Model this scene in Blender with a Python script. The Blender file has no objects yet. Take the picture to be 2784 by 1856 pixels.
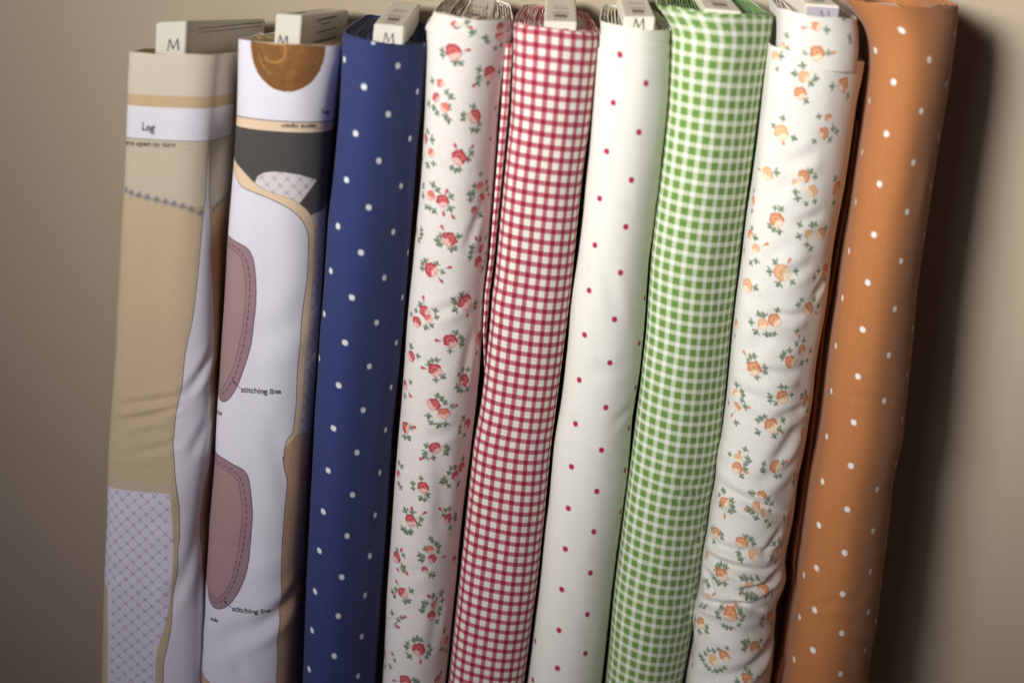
import math, random
import numpy as np
try:
    import bpy
    from mathutils import Matrix, Vector
except ImportError:
    bpy = None

# ------------------------------------------------------------------ camera, world, light
FN = 4676.0                      # focal length in photo pixels (2784 wide)
PITCH = math.radians(17.5)
CAM = np.array([0.0, -1.324, 0.757])      # in the frame of the row of bolts (they stand upright in it)
LEAN = math.radians(3.0)         # the whole row leans back on the wall
DEPTH = 0.155
FLOOR = -0.15
PIV = np.array([0.0, DEPTH, 0.0])
cl, sl = math.cos(LEAN), math.sin(LEAN)
RB = np.array([[1, 0, 0], [0, cl, sl], [0, -sl, cl]])    # tips the top back (+y)

def to_world(P):
    return (np.asarray(P) - PIV) @ RB.T + PIV

sp, cp = math.sin(PITCH), math.cos(PITCH)
FWD = np.array([0, cp, -sp]); UP = np.array([0, sp, cp]); RIGHT = np.array([1.0, 0, 0])

def proj(P):
    d = np.asarray(P) - CAM
    z = d @ FWD
    return 1392 + FN * (d @ RIGHT) / z, 928 - FN * (d @ UP) / z

def unproj(x, y, Y):
    """point(s) of the plane at depth Y seen at photo pixel x, y"""
    x = np.asarray(x, float); y = np.asarray(y, float)
    d = FWD + ((x - 1392) / FN)[..., None] * RIGHT + ((928 - y) / FN)[..., None] * UP
    k = (Y - CAM[1]) / d[..., 1]
    return CAM + d * k[..., None]

if bpy:
    sc = bpy.context.scene
    COL = sc.collection
    cd = bpy.data.cameras.new('camera'); cam = bpy.data.objects.new('camera', cd); COL.objects.link(cam)
    cd.sensor_width = 36; cd.lens = 36 * FN / 2784
    cd.clip_start = 0.05; cd.clip_end = 60
    loc = to_world(CAM); f = RB @ FWD; u = RB @ UP
    M = Matrix(((1, u[0], -f[0], loc[0]), (0, u[1], -f[1], loc[1]), (0, u[2], -f[2], loc[2]), (0, 0, 0, 1)))
    cam.matrix_world = M
    cd.dof.use_dof = True
    cd.dof.focus_distance = 1.435
    cd.dof.aperture_fstop = 2.0
    cd.dof.aperture_blades = 9
    sc.camera = cam

    w = bpy.data.worlds.new('World'); sc.world = w; w.use_nodes = True
    bg = w.node_tree.nodes['Background']
    bg.inputs[0].default_value = (0.90, 0.74, 0.74, 1); bg.inputs[1].default_value = 0.045

    def area(name, loc, aim, size, power, color, spread=180):
        l = bpy.data.lights.new(name, 'AREA'); l.shape = 'RECTANGLE'
        l.size, l.size_y = size; l.energy = power; l.color = color; l.spread = math.radians(spread)
        o = bpy.data.objects.new(name, l); COL.objects.link(o)
        o.location = loc
        o.rotation_euler = (Vector(aim) - Vector(loc)).to_track_quat('-Z', 'Y').to_euler()
        return o
    area('window_light', (-1.62, -2.75, 1.75), (0.26, 0.1, 0.79), (0.9, 0.9), 6.7, (1.0, 0.972, 0.915), 27)
    area('fill_light', (-0.75, -1.7, 0.35), (-0.1, 0.05, 0.15), (0.7, 0.5), 0.5, (0.82, 0.78, 1.0), 50)
    sc.view_settings.view_transform = 'Standard'
    sc.view_settings.look = 'None'
    sc.view_settings.exposure = 0.0
    sc.view_settings.gamma = 1.0
    sc.render.engine = 'CYCLES'
    sc.cycles.max_bounces = 6; sc.cycles.diffuse_bounces = 3; sc.cycles.glossy_bounces = 2

# ------------------------------------------------------------------ helpers
def lin(h):
    h = h.lstrip('#'); c = np.array([int(h[i:i+2], 16) for i in (0, 2, 4)]) / 255.0
    return np.where(c <= 0.04045, c / 12.92, ((c + 0.055) / 1.055) ** 2.4)

def ext_interp(y, tab):
    """linear interpolation with linear extension at both ends"""
    tab = np.array(sorted(tab), float); Y, X = tab[:, 0], tab[:, 1]
    y = np.asarray(y, float)
    r = np.interp(y, Y, X)
    # smooth monotone-ish: average with a slightly blurred copy
    for d in (12.0, -12.0, 26.0, -26.0):
        r = r + np.interp(y + d, Y, X)
    r = r / 5
    lo = y < Y[0] + 26; hi = y > Y[-1] - 26
    s0 = (X[1] - X[0]) / (Y[1] - Y[0]); s1 = (X[-1] - X[-2]) / (Y[-1] - Y[-2])
    r = np.where(lo, np.where(y < Y[0], X[0] + s0 * (y - Y[0]), np.interp(y, Y, X)), r)
    r = np.where(hi, np.where(y > Y[-1], X[-1] + s1 * (y - Y[-1]), np.interp(y, Y, X)), r)
    return r

def vnoise(x, y, seed, fx, fy):
    """smooth value noise in -1..1"""
    rs = np.random.RandomState(seed); T = rs.rand(64, 64) * 2 - 1
    X = x * fx + 17.3; Y = y * fy + 9.1
    xi = np.floor(X).astype(int); yi = np.floor(Y).astype(int)
    u = X - xi; v = Y - yi; u = u * u * (3 - 2 * u); v = v * v * (3 - 2 * v)
    g = lambda a, b: T[a % 64, b % 64]
    return (g(xi, yi) * (1 - u) * (1 - v) + g(xi + 1, yi) * u * (1 - v) + g(xi, yi + 1) * (1 - u) * v + g(xi + 1, yi + 1) * u * v)

class Surf:
    """the wrapped outer fabric of one bolt: rows run down the bolt, columns run round it"""
    def __init__(s, L, R, ytop, lean, r=0.022, n=2.4, yaw=0.0, droop=0.0, taper=0.12, depth=DEPTH, Y0=0.0,
                 res=0.0011, rowpx=3.6, creases=(), rough=0.0006, inset=0.0, ybot=None, seed=1, skew=(0.2, 0.4)):
        s.res = res; s.seed = seed; s.r = r
        yaw = math.radians(yaw); droop = math.radians(droop)
        s.dd = np.array([math.sin(yaw) * math.cos(droop) + 0.023, math.cos(yaw) * math.cos(droop), -math.sin(droop)])
        s.dd /= np.linalg.norm(s.dd)
        yend = ybot if ybot else 2560
        rows = np.arange(ytop, yend, rowpx)
        L = [(y, x + min(2.5, max(0, (y - 150) / 100))) for y, x in L]; R = [(y, x - min(2.5, max(0, (y - 150) / 100))) for y, x in R]
        xl0 = ext_interp(rows, L); xr0 = ext_interp(rows, R); W = xr0 - xl0
        k = np.clip((rows - 60) / 1800, 0, 1.1)
        ang = np.radians(lean[0] + (lean[1] - lean[0]) * k)
        dy = W / 2 * np.tan(ang)
        xl = ext_interp(rows - dy, L); xr = ext_interp(rows + dy, R)
        wm = (W / 3400)
        Pl = unproj(xl, rows - dy, Y0 + r + wm / 2 * math.sin(yaw))
        Pr = unproj(xr, rows + dy, Y0 + r - wm / 2 * math.sin(yaw))
        w_ = 0.16; sk = lambda u: skew[1] * w_ * np.log1p(np.exp((u - skew[0]) / w_))
        far = (wm / 2) * float(sk(1.0) - sk(-1.0))            # the right flank falls back, so its outline stands deeper
        Pr = unproj(xr, rows + dy, Y0 + r - wm / 2 * math.sin(yaw) + far) - s.dd * (far / s.dd[1])[:, None]
        C = (Pl + Pr) / 2; A = np.linalg.norm(Pr - Pl, axis=1) / 2 - inset
        ex = (Pr - Pl) / np.linalg.norm(Pr - Pl, axis=1)[:, None]
        if ybot is None:       # stop at the floor
            zlow = to_world(C + s.dd * (depth - r))[:, 2] - A * 0.12
            zl2 = to_world(C)[:, 2] - A * 0.12
            ok = np.minimum(zlow, zl2) > FLOOR
            m = np.argmin(ok) if not ok.all() else len(rows)
            rows, C, A, ex, ang = rows[:m], C[:m], A[:m], ex[:m], ang[:m]
        s.rows, s.C, s.A, s.ex = rows, C, A, ex
        nr = len(rows)
        a0 = float(np.mean(A)); s.a0 = a0
        rr = r - inset
        def sec(q, a):
            """q: -1..1 front arc, 1..2 right side, 2..4 back arc, 4..5 left side"""
            x = np.zeros(np.broadcast(q, a).shape); y = np.zeros_like(x)
            q = np.broadcast_to(q, x.shape); a = np.broadcast_to(a, x.shape)
            fr = q <= 1; t = np.clip(q, -1, 1) * math.pi / 2
            X = np.sign(np.sin(t)) * np.abs(np.sin(t)) ** (2 / n); Yv = 1 - np.abs(np.cos(t)) ** (2 / n)
            w_ = 0.16; sk = lambda u: skew[1] * w_ * np.log1p(np.exp((u - skew[0]) / w_))
            x = np.where(fr, a * X, x); y = np.where(fr, rr * Yv + a * (sk(X) - sk(-1.0)), y)
            si = (q > 1) & (q <= 2); k = q - 1; ys = rr + a * (sk(1.0) - sk(-1.0))
            x = np.where(si, a, x); y = np.where(si, ys + (depth - rr - ys) * k, y)
            bk = (q > 2) & (q <= 4); t = (q - 2) * math.pi / 2
            x = np.where(bk, a * np.cos(t), x); y = np.where(bk, depth - rr + rr * np.sin(t), y)
            si = q > 4; k = 5 - q
            x = np.where(si, -a, x); y = np.where(si, rr + (depth - 2 * rr) * k, y)
            kk = np.clip((y - rr) / depth, 0, 1)
            x = x * (1 - taper * kk * kk * (3 - 2 * kk) * 1.6)
            return x, y
        qd = np.linspace(-1, 5, 6001)
        xd, yd = sec(qd, a0)
        sd = np.concatenate([[0], np.cumsum(np.hypot(np.diff(xd), np.diff(yd)))])
        s_front = np.interp(1, qd, sd); mid = np.interp(0, qd, sd); tot = sd[-1]
        reach = 0.02 if yaw == 0 else 0.04
        fine = np.arange(0, s_front + reach, res)
        coarse = np.arange(s_front + reach, tot - 0.02, 0.006)
        fine2 = np.arange(tot - 0.02, tot - res * 0.5, res * 1.5)
        ss = np.concatenate([fine, coarse, fine2])
        q = np.interp(ss, sd, qd)
        s.s = ss - mid; s.s[s.s > tot / 2 + 0.02] -= tot      # metric, 0 at the front centre
        s.S2 = s.s.copy()
        tlen = np.concatenate([[0], np.cumsum(np.linalg.norm(np.diff(C, axis=0), axis=1))])
        s.t = tlen
        X, Yl = sec(q[None, :], A[:, None])
        P = C[:, None, :] + X[..., None] * ex[:, None, :] + (Yl - rr + (inset if inset else 0) * 0)[..., None] * s.dd
        s.X, s.Yl, s.D = X, Yl, depth
        # normals of the section
        ng = lambda a: np.roll(a, -1, 1) - np.roll(a, 1, 1)
        tx, ty = ng(X), ng(Yl); ln = np.hypot(tx, ty) + 1e-12
        nx, ny = ty / ln, -tx / ln
        N = nx[..., None] * ex[:, None, :] + ny[..., None] * s.dd
        s.P = P; s.N = N
        s.finish_maps()
        SS, TT = np.meshgrid(s.s, s.t)
        d = rough * (vnoise(SS, TT, seed, 30, 9) + 0.5 * vnoise(SS, TT, seed + 5, 60, 28))
        for (x, y, an, ln_, wd, am) in creases:
            s0, t0 = s.find(x, y); a = math.radians(an)
            px = 1 / 3350.0
            du, dv = SS - s0, TT - t0
            al = du * math.cos(a) + dv * math.sin(a); pe = -du * math.sin(a) + dv * math.cos(a)
            pe = pe + 0.0015 * np.sin(al * 60 + x)
            L_, W_ = ln_ * px, wd * px
            g = lambda z: np.exp(-(z / W_) ** 2)
            d = d + am * (-g(pe) + 0.75 * g(pe - 1.5 * W_) + 0.45 * g(pe + 1.6 * W_)) * np.exp(-(al / L_) ** 4)
        back = np.clip(1 - (np.abs(SS) - s_front + mid) / 0.03, 0, 1)
        s.P = P + N * (d * back)[..., None]
        # uneven top edge
        fade = np.exp(-(TT / 0.02))
        wob = 0.0009 * vnoise(SS, SS * 0, seed + 9, 45, 1) * fade
        k9 = min(len(C) - 1, int(1000 / rowpx)); ax = (C[0] - C[k9]); ax /= np.linalg.norm(ax)
        s.P = s.P + wob[..., None] * ax
        s.axis = ax; s.SS, s.TT = SS, TT
        s.finish_maps()
    def finish_maps(s):
        s.vis = (np.abs(s.s) < 0.085)
        Q = s.P[:, s.vis]
        s.px, s.py = proj(Q)
        nn = s.N[:, s.vis]
        v = CAM - Q
        s.facing = (np.sum(nn * v, axis=2) > 0)
        s.sv = s.s[s.vis]
    def find(s, x, y):
        d = (s.px - x) ** 2 + (s.py - y) ** 2 + np.where(s.facing, 0, 400.0)
        i = np.unravel_index(np.argmin(d), d.shape)
        return float(s.sv[i[1]]), float(s.t[i[0]])

class Print:
    """a printed cloth, painted in metres of cloth (s across, t down)"""
    def __init__(p, surf, base, res=0.0003):
        p.S = surf; p.res = res
        p.s0, p.t0 = -0.095, -0.002
        p.w = int(0.19 / res); p.h = int((surf.t[-1] + 0.01) / res)
        p.im = np.empty((p.h, p.w, 3), np.float32); p.im[:] = base
    def ij(p, s, t):
        return (s - p.s0) / p.res, (t - p.t0) / p.res
    def box(p, x0, y0, x1, y1):
        x0 = max(int(x0) - 1, 0); y0 = max(int(y0) - 1, 0); x1 = min(int(x1) + 2, p.w); y1 = min(int(y1) + 2, p.h)
        if x1 <= x0 or y1 <= y0: return None
        X, Y = np.meshgrid(np.arange(x0, x1) + 0.5, np.arange(y0, y1) + 0.5)
        return (slice(y0, y1), slice(x0, x1)), X, Y
    def mix(p, sl, m, col):
        m = m[..., None]
        p.im[sl] = p.im[sl] * (1 - m) + np.asarray(col, np.float32) * m
    def poly(p, pts, col, alpha=1.0, pix=True):
        if pix: pts = [p.S.find(*q) for q in pts]
        pts = [p.ij(*q) for q in pts]
        a = np.array(pts); b = p.box(a[:, 0].min(), a[:, 1].min(), a[:, 0].max(), a[:, 1].max())
        if b is None: return
        sl, X, Y = b; ins = np.zeros(X.shape, bool)
        n = len(a)
        for i in range(n):
            x1, y1 = a[i]; x2, y2 = a[(i + 1) % n]
            if y1 == y2: continue
            c = ((y1 > Y) != (y2 > Y)) & (X < (x2 - x1) * (Y - y1) / (y2 - y1) + x1)
            ins ^= c
        p.mix(sl, ins.astype(np.float32) * alpha, col)
    def line(p, pts, col, wid, dash=None, alpha=1.0, pix=True, spline=True):
        """wid in metres; dash=(on, off) in metres"""
        if pix: pts = [p.S.find(*q) for q in pts]
        a = np.array([p.ij(*q) for q in pts], float)
        if spline and len(a) > 2: a = smooth(a)
        acc = 0.0; hw = wid / p.res / 2
        for i in range(len(a) - 1):
            q0, q1 = a[i], a[i + 1]; L = np.hypot(*(q1 - q0))
            if L < 1e-6: continue
            b = p.box(min(q0[0], q1[0]) - hw - 1, min(q0[1], q1[1]) - hw - 1, max(q0[0], q1[0]) + hw + 1, max(q0[1], q1[1]) + hw + 1)
            if b is not None:
                sl, X, Y = b; d = (q1 - q0) / L
                al = (X - q0[0]) * d[0] + (Y - q0[1]) * d[1]
                pe = np.abs((X - q0[0]) * -d[1] + (Y - q0[1]) * d[0])
                over = np.maximum(np.maximum(-al, al - L), 0)
                m = np.clip(hw + 0.5 - np.hypot(pe, over), 0, 1) * alpha
                if dash:
                    ph = ((acc + al) * p.res) % (dash[0] + dash[1])
                    m = m * (ph < dash[0]) * (over < 0.5)
                p.mix(sl, m.astype(np.float32), col)
            acc += L
    def disc(p, s, t, r, col, alpha=1.0, soft=1.2, el=1.0, ang=0.0, lobes=0, lob=0.12, ph=0.0):
        x, y = p.ij(s, t); R = r / p.res
        b = p.box(x - R * 1.4, y - R * 1.4, x + R * 1.4, y + R * 1.4)
        if b is None: return
        sl, X, Y = b; X = X - x; Y = Y - y
        u = X * math.cos(ang) + Y * math.sin(ang); v = (-X * math.sin(ang) + Y * math.cos(ang)) / el
        rr = np.hypot(u, v); th = np.arctan2(v, u)
        Rm = R * (1 + lob * np.cos(lobes * th + ph)) if lobes else R
        p.mix(sl, (np.clip((Rm - rr) / soft + 0.5, 0, 1) * alpha).astype(np.float32), col)
    def tris(p, T, col):
        for tr in T:
            a = np.array([p.ij(*q) for q in tr]); b = p.box(a[:, 0].min(), a[:, 1].min(), a[:, 0].max(), a[:, 1].max())
            if b is None: continue
            sl, X, Y = b
            m = np.ones(X.shape, bool); A = np.cross(a[1] - a[0], a[2] - a[0])
            if abs(A) < 1e-9: continue
            sg = 1 if A > 0 else -1
            for i in range(3):
                e = a[(i + 1) % 3] - a[i]
                m &= (e[0] * (Y - a[i][1]) - e[1] * (X - a[i][0])) * sg >= -0.75 * np.hypot(*e)
            p.mix(sl, m.astype(np.float32), col)
    def text(p, txt, q0, q1, col, height=None, flip=False):
        """baseline from pixel q0 to pixel q1"""
        if not bpy: return
        a = np.array(p.S.find(*q0)); b = np.array(p.S.find(*q1))
        T = text_tris(txt); w = T[..., 0].max() - T[..., 0].min(); x0 = T[..., 0].min()
        d = b - a; L = np.hypot(*d); d /= L; up = np.array([d[1], -d[0]])
        kx = L / w; ky = height if height else kx
        out = a + ((T[..., 0] - x0) * kx)[..., None] * d + (T[..., 1] * ky)[..., None] * up
        p.tris(out, col)
    def sample(p, s, t):
        x, y = p.ij(s, t); x = np.clip(x - 0.5, 0, p.w - 2.001); y = np.clip(y - 0.5, 0, p.h - 2.001)
        i = x.astype(int); j = y.astype(int); u = (x - i)[..., None]; v = (y - j)[..., None]
        I = p.im
        return (I[j, i] * (1 - u) * (1 - v) + I[j, i + 1] * u * (1 - v) + I[j + 1, i] * (1 - u) * v + I[j + 1, i + 1] * u * v)

def smooth(a, k=6):
    out = []
    n = len(a)
    for i in range(n - 1):
        p0, p1, p2, p3 = a[max(i - 1, 0)], a[i], a[i + 1], a[min(i + 2, n - 1)]
        for t in np.linspace(0, 1, k, endpoint=False):
            out.append(0.5 * ((2 * p1) + (-p0 + p2) * t + (2 * p0 - 5 * p1 + 4 * p2 - p3) * t * t + (-p0 + 3 * p1 - 3 * p2 + p3) * t ** 3))
    out.append(a[-1]); return np.array(out)

_tc = {}
def text_tris(txt):
    if txt in _tc: return _tc[txt]
    cu = bpy.data.curves.new('print_text', 'FONT'); cu.body = txt; cu.resolution_u = 3
    o = bpy.data.objects.new('print_text', cu); COL.objects.link(o)
    dg = bpy.context.evaluated_depsgraph_get(); dg.update()
    me = o.evaluated_get(dg).to_mesh(); me.calc_loop_triangles()
    V = np.array([v.co[:2] for v in me.vertices]); T = np.array([[V[i] for i in t.vertices] for t in me.loop_triangles])
    bpy.data.objects.remove(o); bpy.data.curves.remove(cu)
    _tc[txt] = T; return T

# ------------------------------------------------------------------ mesh output
def make_mesh(name, V, F, mats, parent=None, colors=None, uv=None, smooth_=True, fmat=None):
    V = to_world(np.asarray(V, float).reshape(-1, 3))
    if parent is not None:
        r = parent
        while r.parent: r = r.parent
        V = V - np.array(r.location)
    me = bpy.data.meshes.new(name)
    F = np.asarray(F, np.int32)
    me.vertices.add(len(V)); me.vertices.foreach_set('co', V.astype(np.float32).ravel())
    me.loops.add(F.size); me.loops.foreach_set('vertex_index', F.ravel())
    me.polygons.add(len(F)); me.polygons.foreach_set('loop_start', np.arange(0, F.size, F.shape[1], dtype=np.int32))
    me.polygons.foreach_set('use_smooth', np.full(len(F), smooth_))
    for m in (mats if isinstance(mats, (list, tuple)) else [mats]): me.materials.append(m)
    if fmat is not None: me.polygons.foreach_set('material_index', np.asarray(fmat, np.int32))
    me.update(calc_edges=True)
    if colors is not None:
        ca = me.color_attributes.new('print', 'FLOAT_COLOR', 'POINT')
        c = np.ones((len(V), 4), np.float32); c[:, :3] = colors.reshape(-1, 3); ca.data.foreach_set('color', c.ravel())
    if uv is not None:
        ul = me.uv_layers.new(name='cloth'); ul.data.foreach_set('uv', uv.reshape(-1, 2)[F.ravel()].astype(np.float32).ravel())
    o = bpy.data.objects.new(name, me); COL.objects.link(o)
    if parent is not None:
        o.parent = parent
    return o

def empty(name, loc, label, cat, group=None):
    o = bpy.data.objects.new(name, None); COL.objects.link(o)
    o.location = loc; o.empty_display_size = 0.03; o['label'] = label; o['category'] = cat
    if group: o['group'] = group
    bpy.context.view_layer.update()
    return o

def grid_faces(nr, nc, wrap=True):
    i = np.arange(nr - 1)[:, None]; j = np.arange(nc if wrap else nc - 1)[None, :]
    a = i * nc + j; b = i * nc + (j + 1) % nc
    return np.stack([a, a + nc, b + nc, b], -1).reshape(-1, 4)

# ------------------------------------------------------------------ materials
def nodes(name):
    m = bpy.data.materials.new(name); m.use_nodes = True
    return m, m.node_tree, m.node_tree.nodes['Principled BSDF']

def N(nt, typ, **kw):
    n = nt.nodes.new(typ)
    for k, v in kw.items():
        if k.startswith('i_'): n.inputs[int(k[2:])].default_value = v
        else: setattr(n, k, v)
    return n

def cloth_finish(nt, bs, color_out, rough=0.92, weave=1500.0, bump=0.12, var=0.03):
    """thread-scale unevenness of the colour and a fine woven bump"""
    tc = N(nt, 'ShaderNodeTexCoord')
    n1 = N(nt, 'ShaderNodeTexNoise'); n1.inputs['Scale'].default_value = 900; n1.inputs['Detail'].default_value = 3
    mp = N(nt, 'ShaderNodeMapping'); mp.inputs['Scale'].default_value = (1, 1, 0.25)
    nt.links.new(tc.outputs['Object'], mp.inputs[0]); nt.links.new(mp.outputs[0], n1.inputs['Vector'])
    n2 = N(nt, 'ShaderNodeTexNoise'); n2.inputs['Scale'].default_value = 1100
    mp2 = N(nt, 'ShaderNodeMapping'); mp2.inputs['Scale'].default_value = (0.2, 0.2, 1)
    nt.links.new(tc.outputs['Object'], mp2.inputs[0]); nt.links.new(mp2.outputs[0], n2.inputs['Vector'])
    ad = N(nt, 'ShaderNodeMath', operation='ADD'); nt.links.new(n1.outputs[0], ad.inputs[0]); nt.links.new(n2.outputs[0], ad.inputs[1])
    mr = N(nt, 'ShaderNodeMapRange'); nt.links.new(ad.outputs[0], mr.inputs[0])
    mr.inputs[1].default_value = 0.6; mr.inputs[2].default_value = 1.4; mr.inputs[3].default_value = 1 - var * 2; mr.inputs[4].default_value = 1 + var
    mx = N(nt, 'ShaderNodeVectorMath', operation='SCALE')
    nt.links.new(color_out, mx.inputs[0]); nt.links.new(mr.outputs[0], mx.inputs['Scale'])
    nt.links.new(mx.outputs[0], bs.inputs['Base Color'])
    bp = N(nt, 'ShaderNodeBump'); bp.inputs['Strength'].default_value = bump; bp.inputs['Distance'].default_value = 0.0004
    nt.links.new(ad.outputs[0], bp.inputs['Height'])
    nb = N(nt, 'ShaderNodeTexNoise'); nb.inputs['Scale'].default_value = 14; nb.inputs['Detail'].default_value = 2
    nt.links.new(tc.outputs['Object'], nb.inputs['Vector'])
    bp2 = N(nt, 'ShaderNodeBump'); bp2.inputs['Strength'].default_value = 0.35; bp2.inputs['Distance'].default_value = 0.004
    nt.links.new(nb.outputs[0], bp2.inputs['Height']); nt.links.new(bp.outputs[0], bp2.inputs['Normal'])
    nt.links.new(bp2.outputs[0], bs.inputs['Normal'])
    bs.inputs['Roughness'].default_value = rough
    bs.inputs['Specular IOR Level'].default_value = 0.25
    bs.inputs['Sheen Weight'].default_value = 0.12
    bs.inputs['Sheen Roughness'].default_value = 0.5

def mat_print(name, **kw):
    m, nt, bs = nodes(name)
    a = N(nt, 'ShaderNodeVertexColor', layer_name='print')
    cloth_finish(nt, bs, a.outputs[0], **kw); return m

def mat_plain(name, col, rough=0.7, var=0.04, scale=60, spec=0.3):
    m, nt, bs = nodes(name)
    tc = N(nt, 'ShaderNodeTexCoord'); nz = N(nt, 'ShaderNodeTexNoise'); nz.inputs['Scale'].default_value = scale; nz.inputs['Detail'].default_value = 4
    nt.links.new(tc.outputs['Object'], nz.inputs['Vector'])
    cr = N(nt, 'ShaderNodeValToRGB')
    c = np.asarray(col, float)
    cr.color_ramp.elements[0].position = 0.3; cr.color_ramp.elements[1].position = 0.7
    cr.color_ramp.elements[0].color = (*(c * (1 - var)), 1); cr.color_ramp.elements[1].color = (*np.minimum(c * (1 + var), 1), 1)
    nt.links.new(nz.outputs[0], cr.inputs[0]); nt.links.new(cr.outputs[0], bs.inputs['Base Color'])
    bs.inputs['Roughness'].default_value = rough; bs.inputs['Specular IOR Level'].default_value = spec
    return m

def mat_cloth(name, col):
    m, nt, bs = nodes(name)
    rgb = N(nt, 'ShaderNodeRGB'); rgb.outputs[0].default_value = (*col, 1)
    cloth_finish(nt, bs, rgb.outputs[0], var=0.10); return m

def mat_gingham(name, white, single, double, band, soft, twill=0.0):
    """woven check; the uv map counts checks"""
    m, nt, bs = nodes(name)
    uv = N(nt, 'ShaderNodeUVMap', uv_map='cloth'); sx = N(nt, 'ShaderNodeSeparateXYZ'); nt.links.new(uv.outputs[0], sx.inputs[0])
    tw = N(nt, 'ShaderNodeMath', operation='ADD'); nt.links.new(sx.outputs[0], tw.inputs[0]); nt.links.new(sx.outputs[1], tw.inputs[1])
    tm = N(nt, 'ShaderNodeMath', operation='MULTIPLY'); nt.links.new(tw.outputs[0], tm.inputs[0]); tm.inputs[1].default_value = 2 * math.pi * 11
    ts = N(nt, 'ShaderNodeMath', operation='SINE'); nt.links.new(tm.outputs[0], ts.inputs[0])
    masks = []
    for k in (0, 1):
        fr = N(nt, 'ShaderNodeMath', operation='FRACT'); nt.links.new(sx.outputs[k], fr.inputs[0])
        sb = N(nt, 'ShaderNodeMath', operation='SUBTRACT'); nt.links.new(fr.outputs[0], sb.inputs[0]); sb.inputs[1].default_value = 0.5
        ab = N(nt, 'ShaderNodeMath', operation='ABSOLUTE'); nt.links.new(sb.outputs[0], ab.inputs[0])
        mr = N(nt, 'ShaderNodeMapRange'); nt.links.new(ab.outputs[0], mr.inputs[0])
        mr.inputs[1].default_value = band / 2 - soft; mr.inputs[2].default_value = band / 2 + soft
        mr.inputs[3].default_value = 1; mr.inputs[4].default_value = 0
        masks.append(mr.outputs[0])
    s = N(nt, 'ShaderNodeMath', operation='ADD'); nt.links.new(masks[0], s.inputs[0]); nt.links.new(masks[1], s.inputs[1])
    cr = N(nt, 'ShaderNodeMapRange'); nt.links.new(s.outputs[0], cr.inputs[0]); cr.inputs[1].default_value = 0; cr.inputs[2].default_value = 1
    # single coverage shows the twill diagonals
    tw2 = N(nt, 'ShaderNodeMath', operation='MULTIPLY_ADD'); nt.links.new(ts.outputs[0], tw2.inputs[0]); tw2.inputs[1].default_value = twill * 0.5; tw2.inputs[2].default_value = 1 - twill * 0.5
    mu = N(nt, 'ShaderNodeMath', operation='MULTIPLY'); nt.links.new(cr.outputs[0], mu.inputs[0]); nt.links.new(tw2.outputs[0], mu.inputs[1])
    m1 = N(nt, 'ShaderNodeMix', data_type='RGBA'); nt.links.new(mu.outputs[0], m1.inputs[0])
    m1.inputs[6].default_value = (*white, 1); m1.inputs[7].default_value = (*single, 1)
    pr = N(nt, 'ShaderNodeMath', operation='MULTIPLY'); nt.links.new(masks[0], pr.inputs[0]); nt.links.new(masks[1], pr.inputs[1])
    m2 = N(nt, 'ShaderNodeMix', data_type='RGBA'); nt.links.new(pr.outputs[0], m2.inputs[0])
    nt.links.new(m1.outputs[2], m2.inputs[6]); m2.inputs[7].default_value = (*double, 1)
    cloth_finish(nt, bs, m2.outputs[2]); return m

# ------------------------------------------------------------------ flower motifs
def conv(crop, x, y):
    x0, y0, k = crop
    return x0 + x / k, y0 + y / k

RED = dict(deep=lin('ae3549'), mid=lin('d2686f'), warm=lin('e08a6a'), light=lin('f2cfc4'), leaf=lin('83957a'), leafd=lin('485a45'), stem=lin('93a38f'))
PEACH = dict(deep=lin('c97c58'), mid=lin('dda079'), warm=lin('e6c194'), light=lin('f5e6cc'), leaf=lin('8c9c82'), leafd=lin('54664f'), stem=lin('9aa996'))

def leaf(P, s, t, ang, L, C, rs):
    for da in (-0.95, 0.95):       # small side leaflets of the sprig
        a = ang + da; k = L * rs.uniform(0.5, 0.75)
        x, y = s + math.cos(a) * k * 0.9 - math.cos(ang) * L * .4, t + math.sin(a) * k * 0.9 - math.sin(ang) * L * .4
        P.disc(x, y, k * 0.55, C['leaf'], el=0.45, ang=a, alpha=0.85)
        P.disc(x, y + .0002, k * 0.32, C['leafd'], el=0.45, ang=a, alpha=0.6)
    el = 0.48
    P.disc(s, t, L * 0.62, C['leaf'], el=el, ang=ang, alpha=0.95)
    P.disc(s + 0.0002, t + 0.0004, L * 0.42, C['leafd'], el=0.42, ang=ang + 0.15, alpha=0.85)
    P.disc(s - math.cos(ang) * L * 0.2 - 0.0002, t - math.sin(ang) * L * 0.2 - 0.0003, L * 0.2, C['leaf'], el=0.5, ang=ang, alpha=0.7)
    P.line([(s - math.cos(ang) * L * 0.9, t - math.sin(ang) * L * 0.9), (s, t)], C['stem'], 0.0005, pix=False, alpha=0.7)

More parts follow.
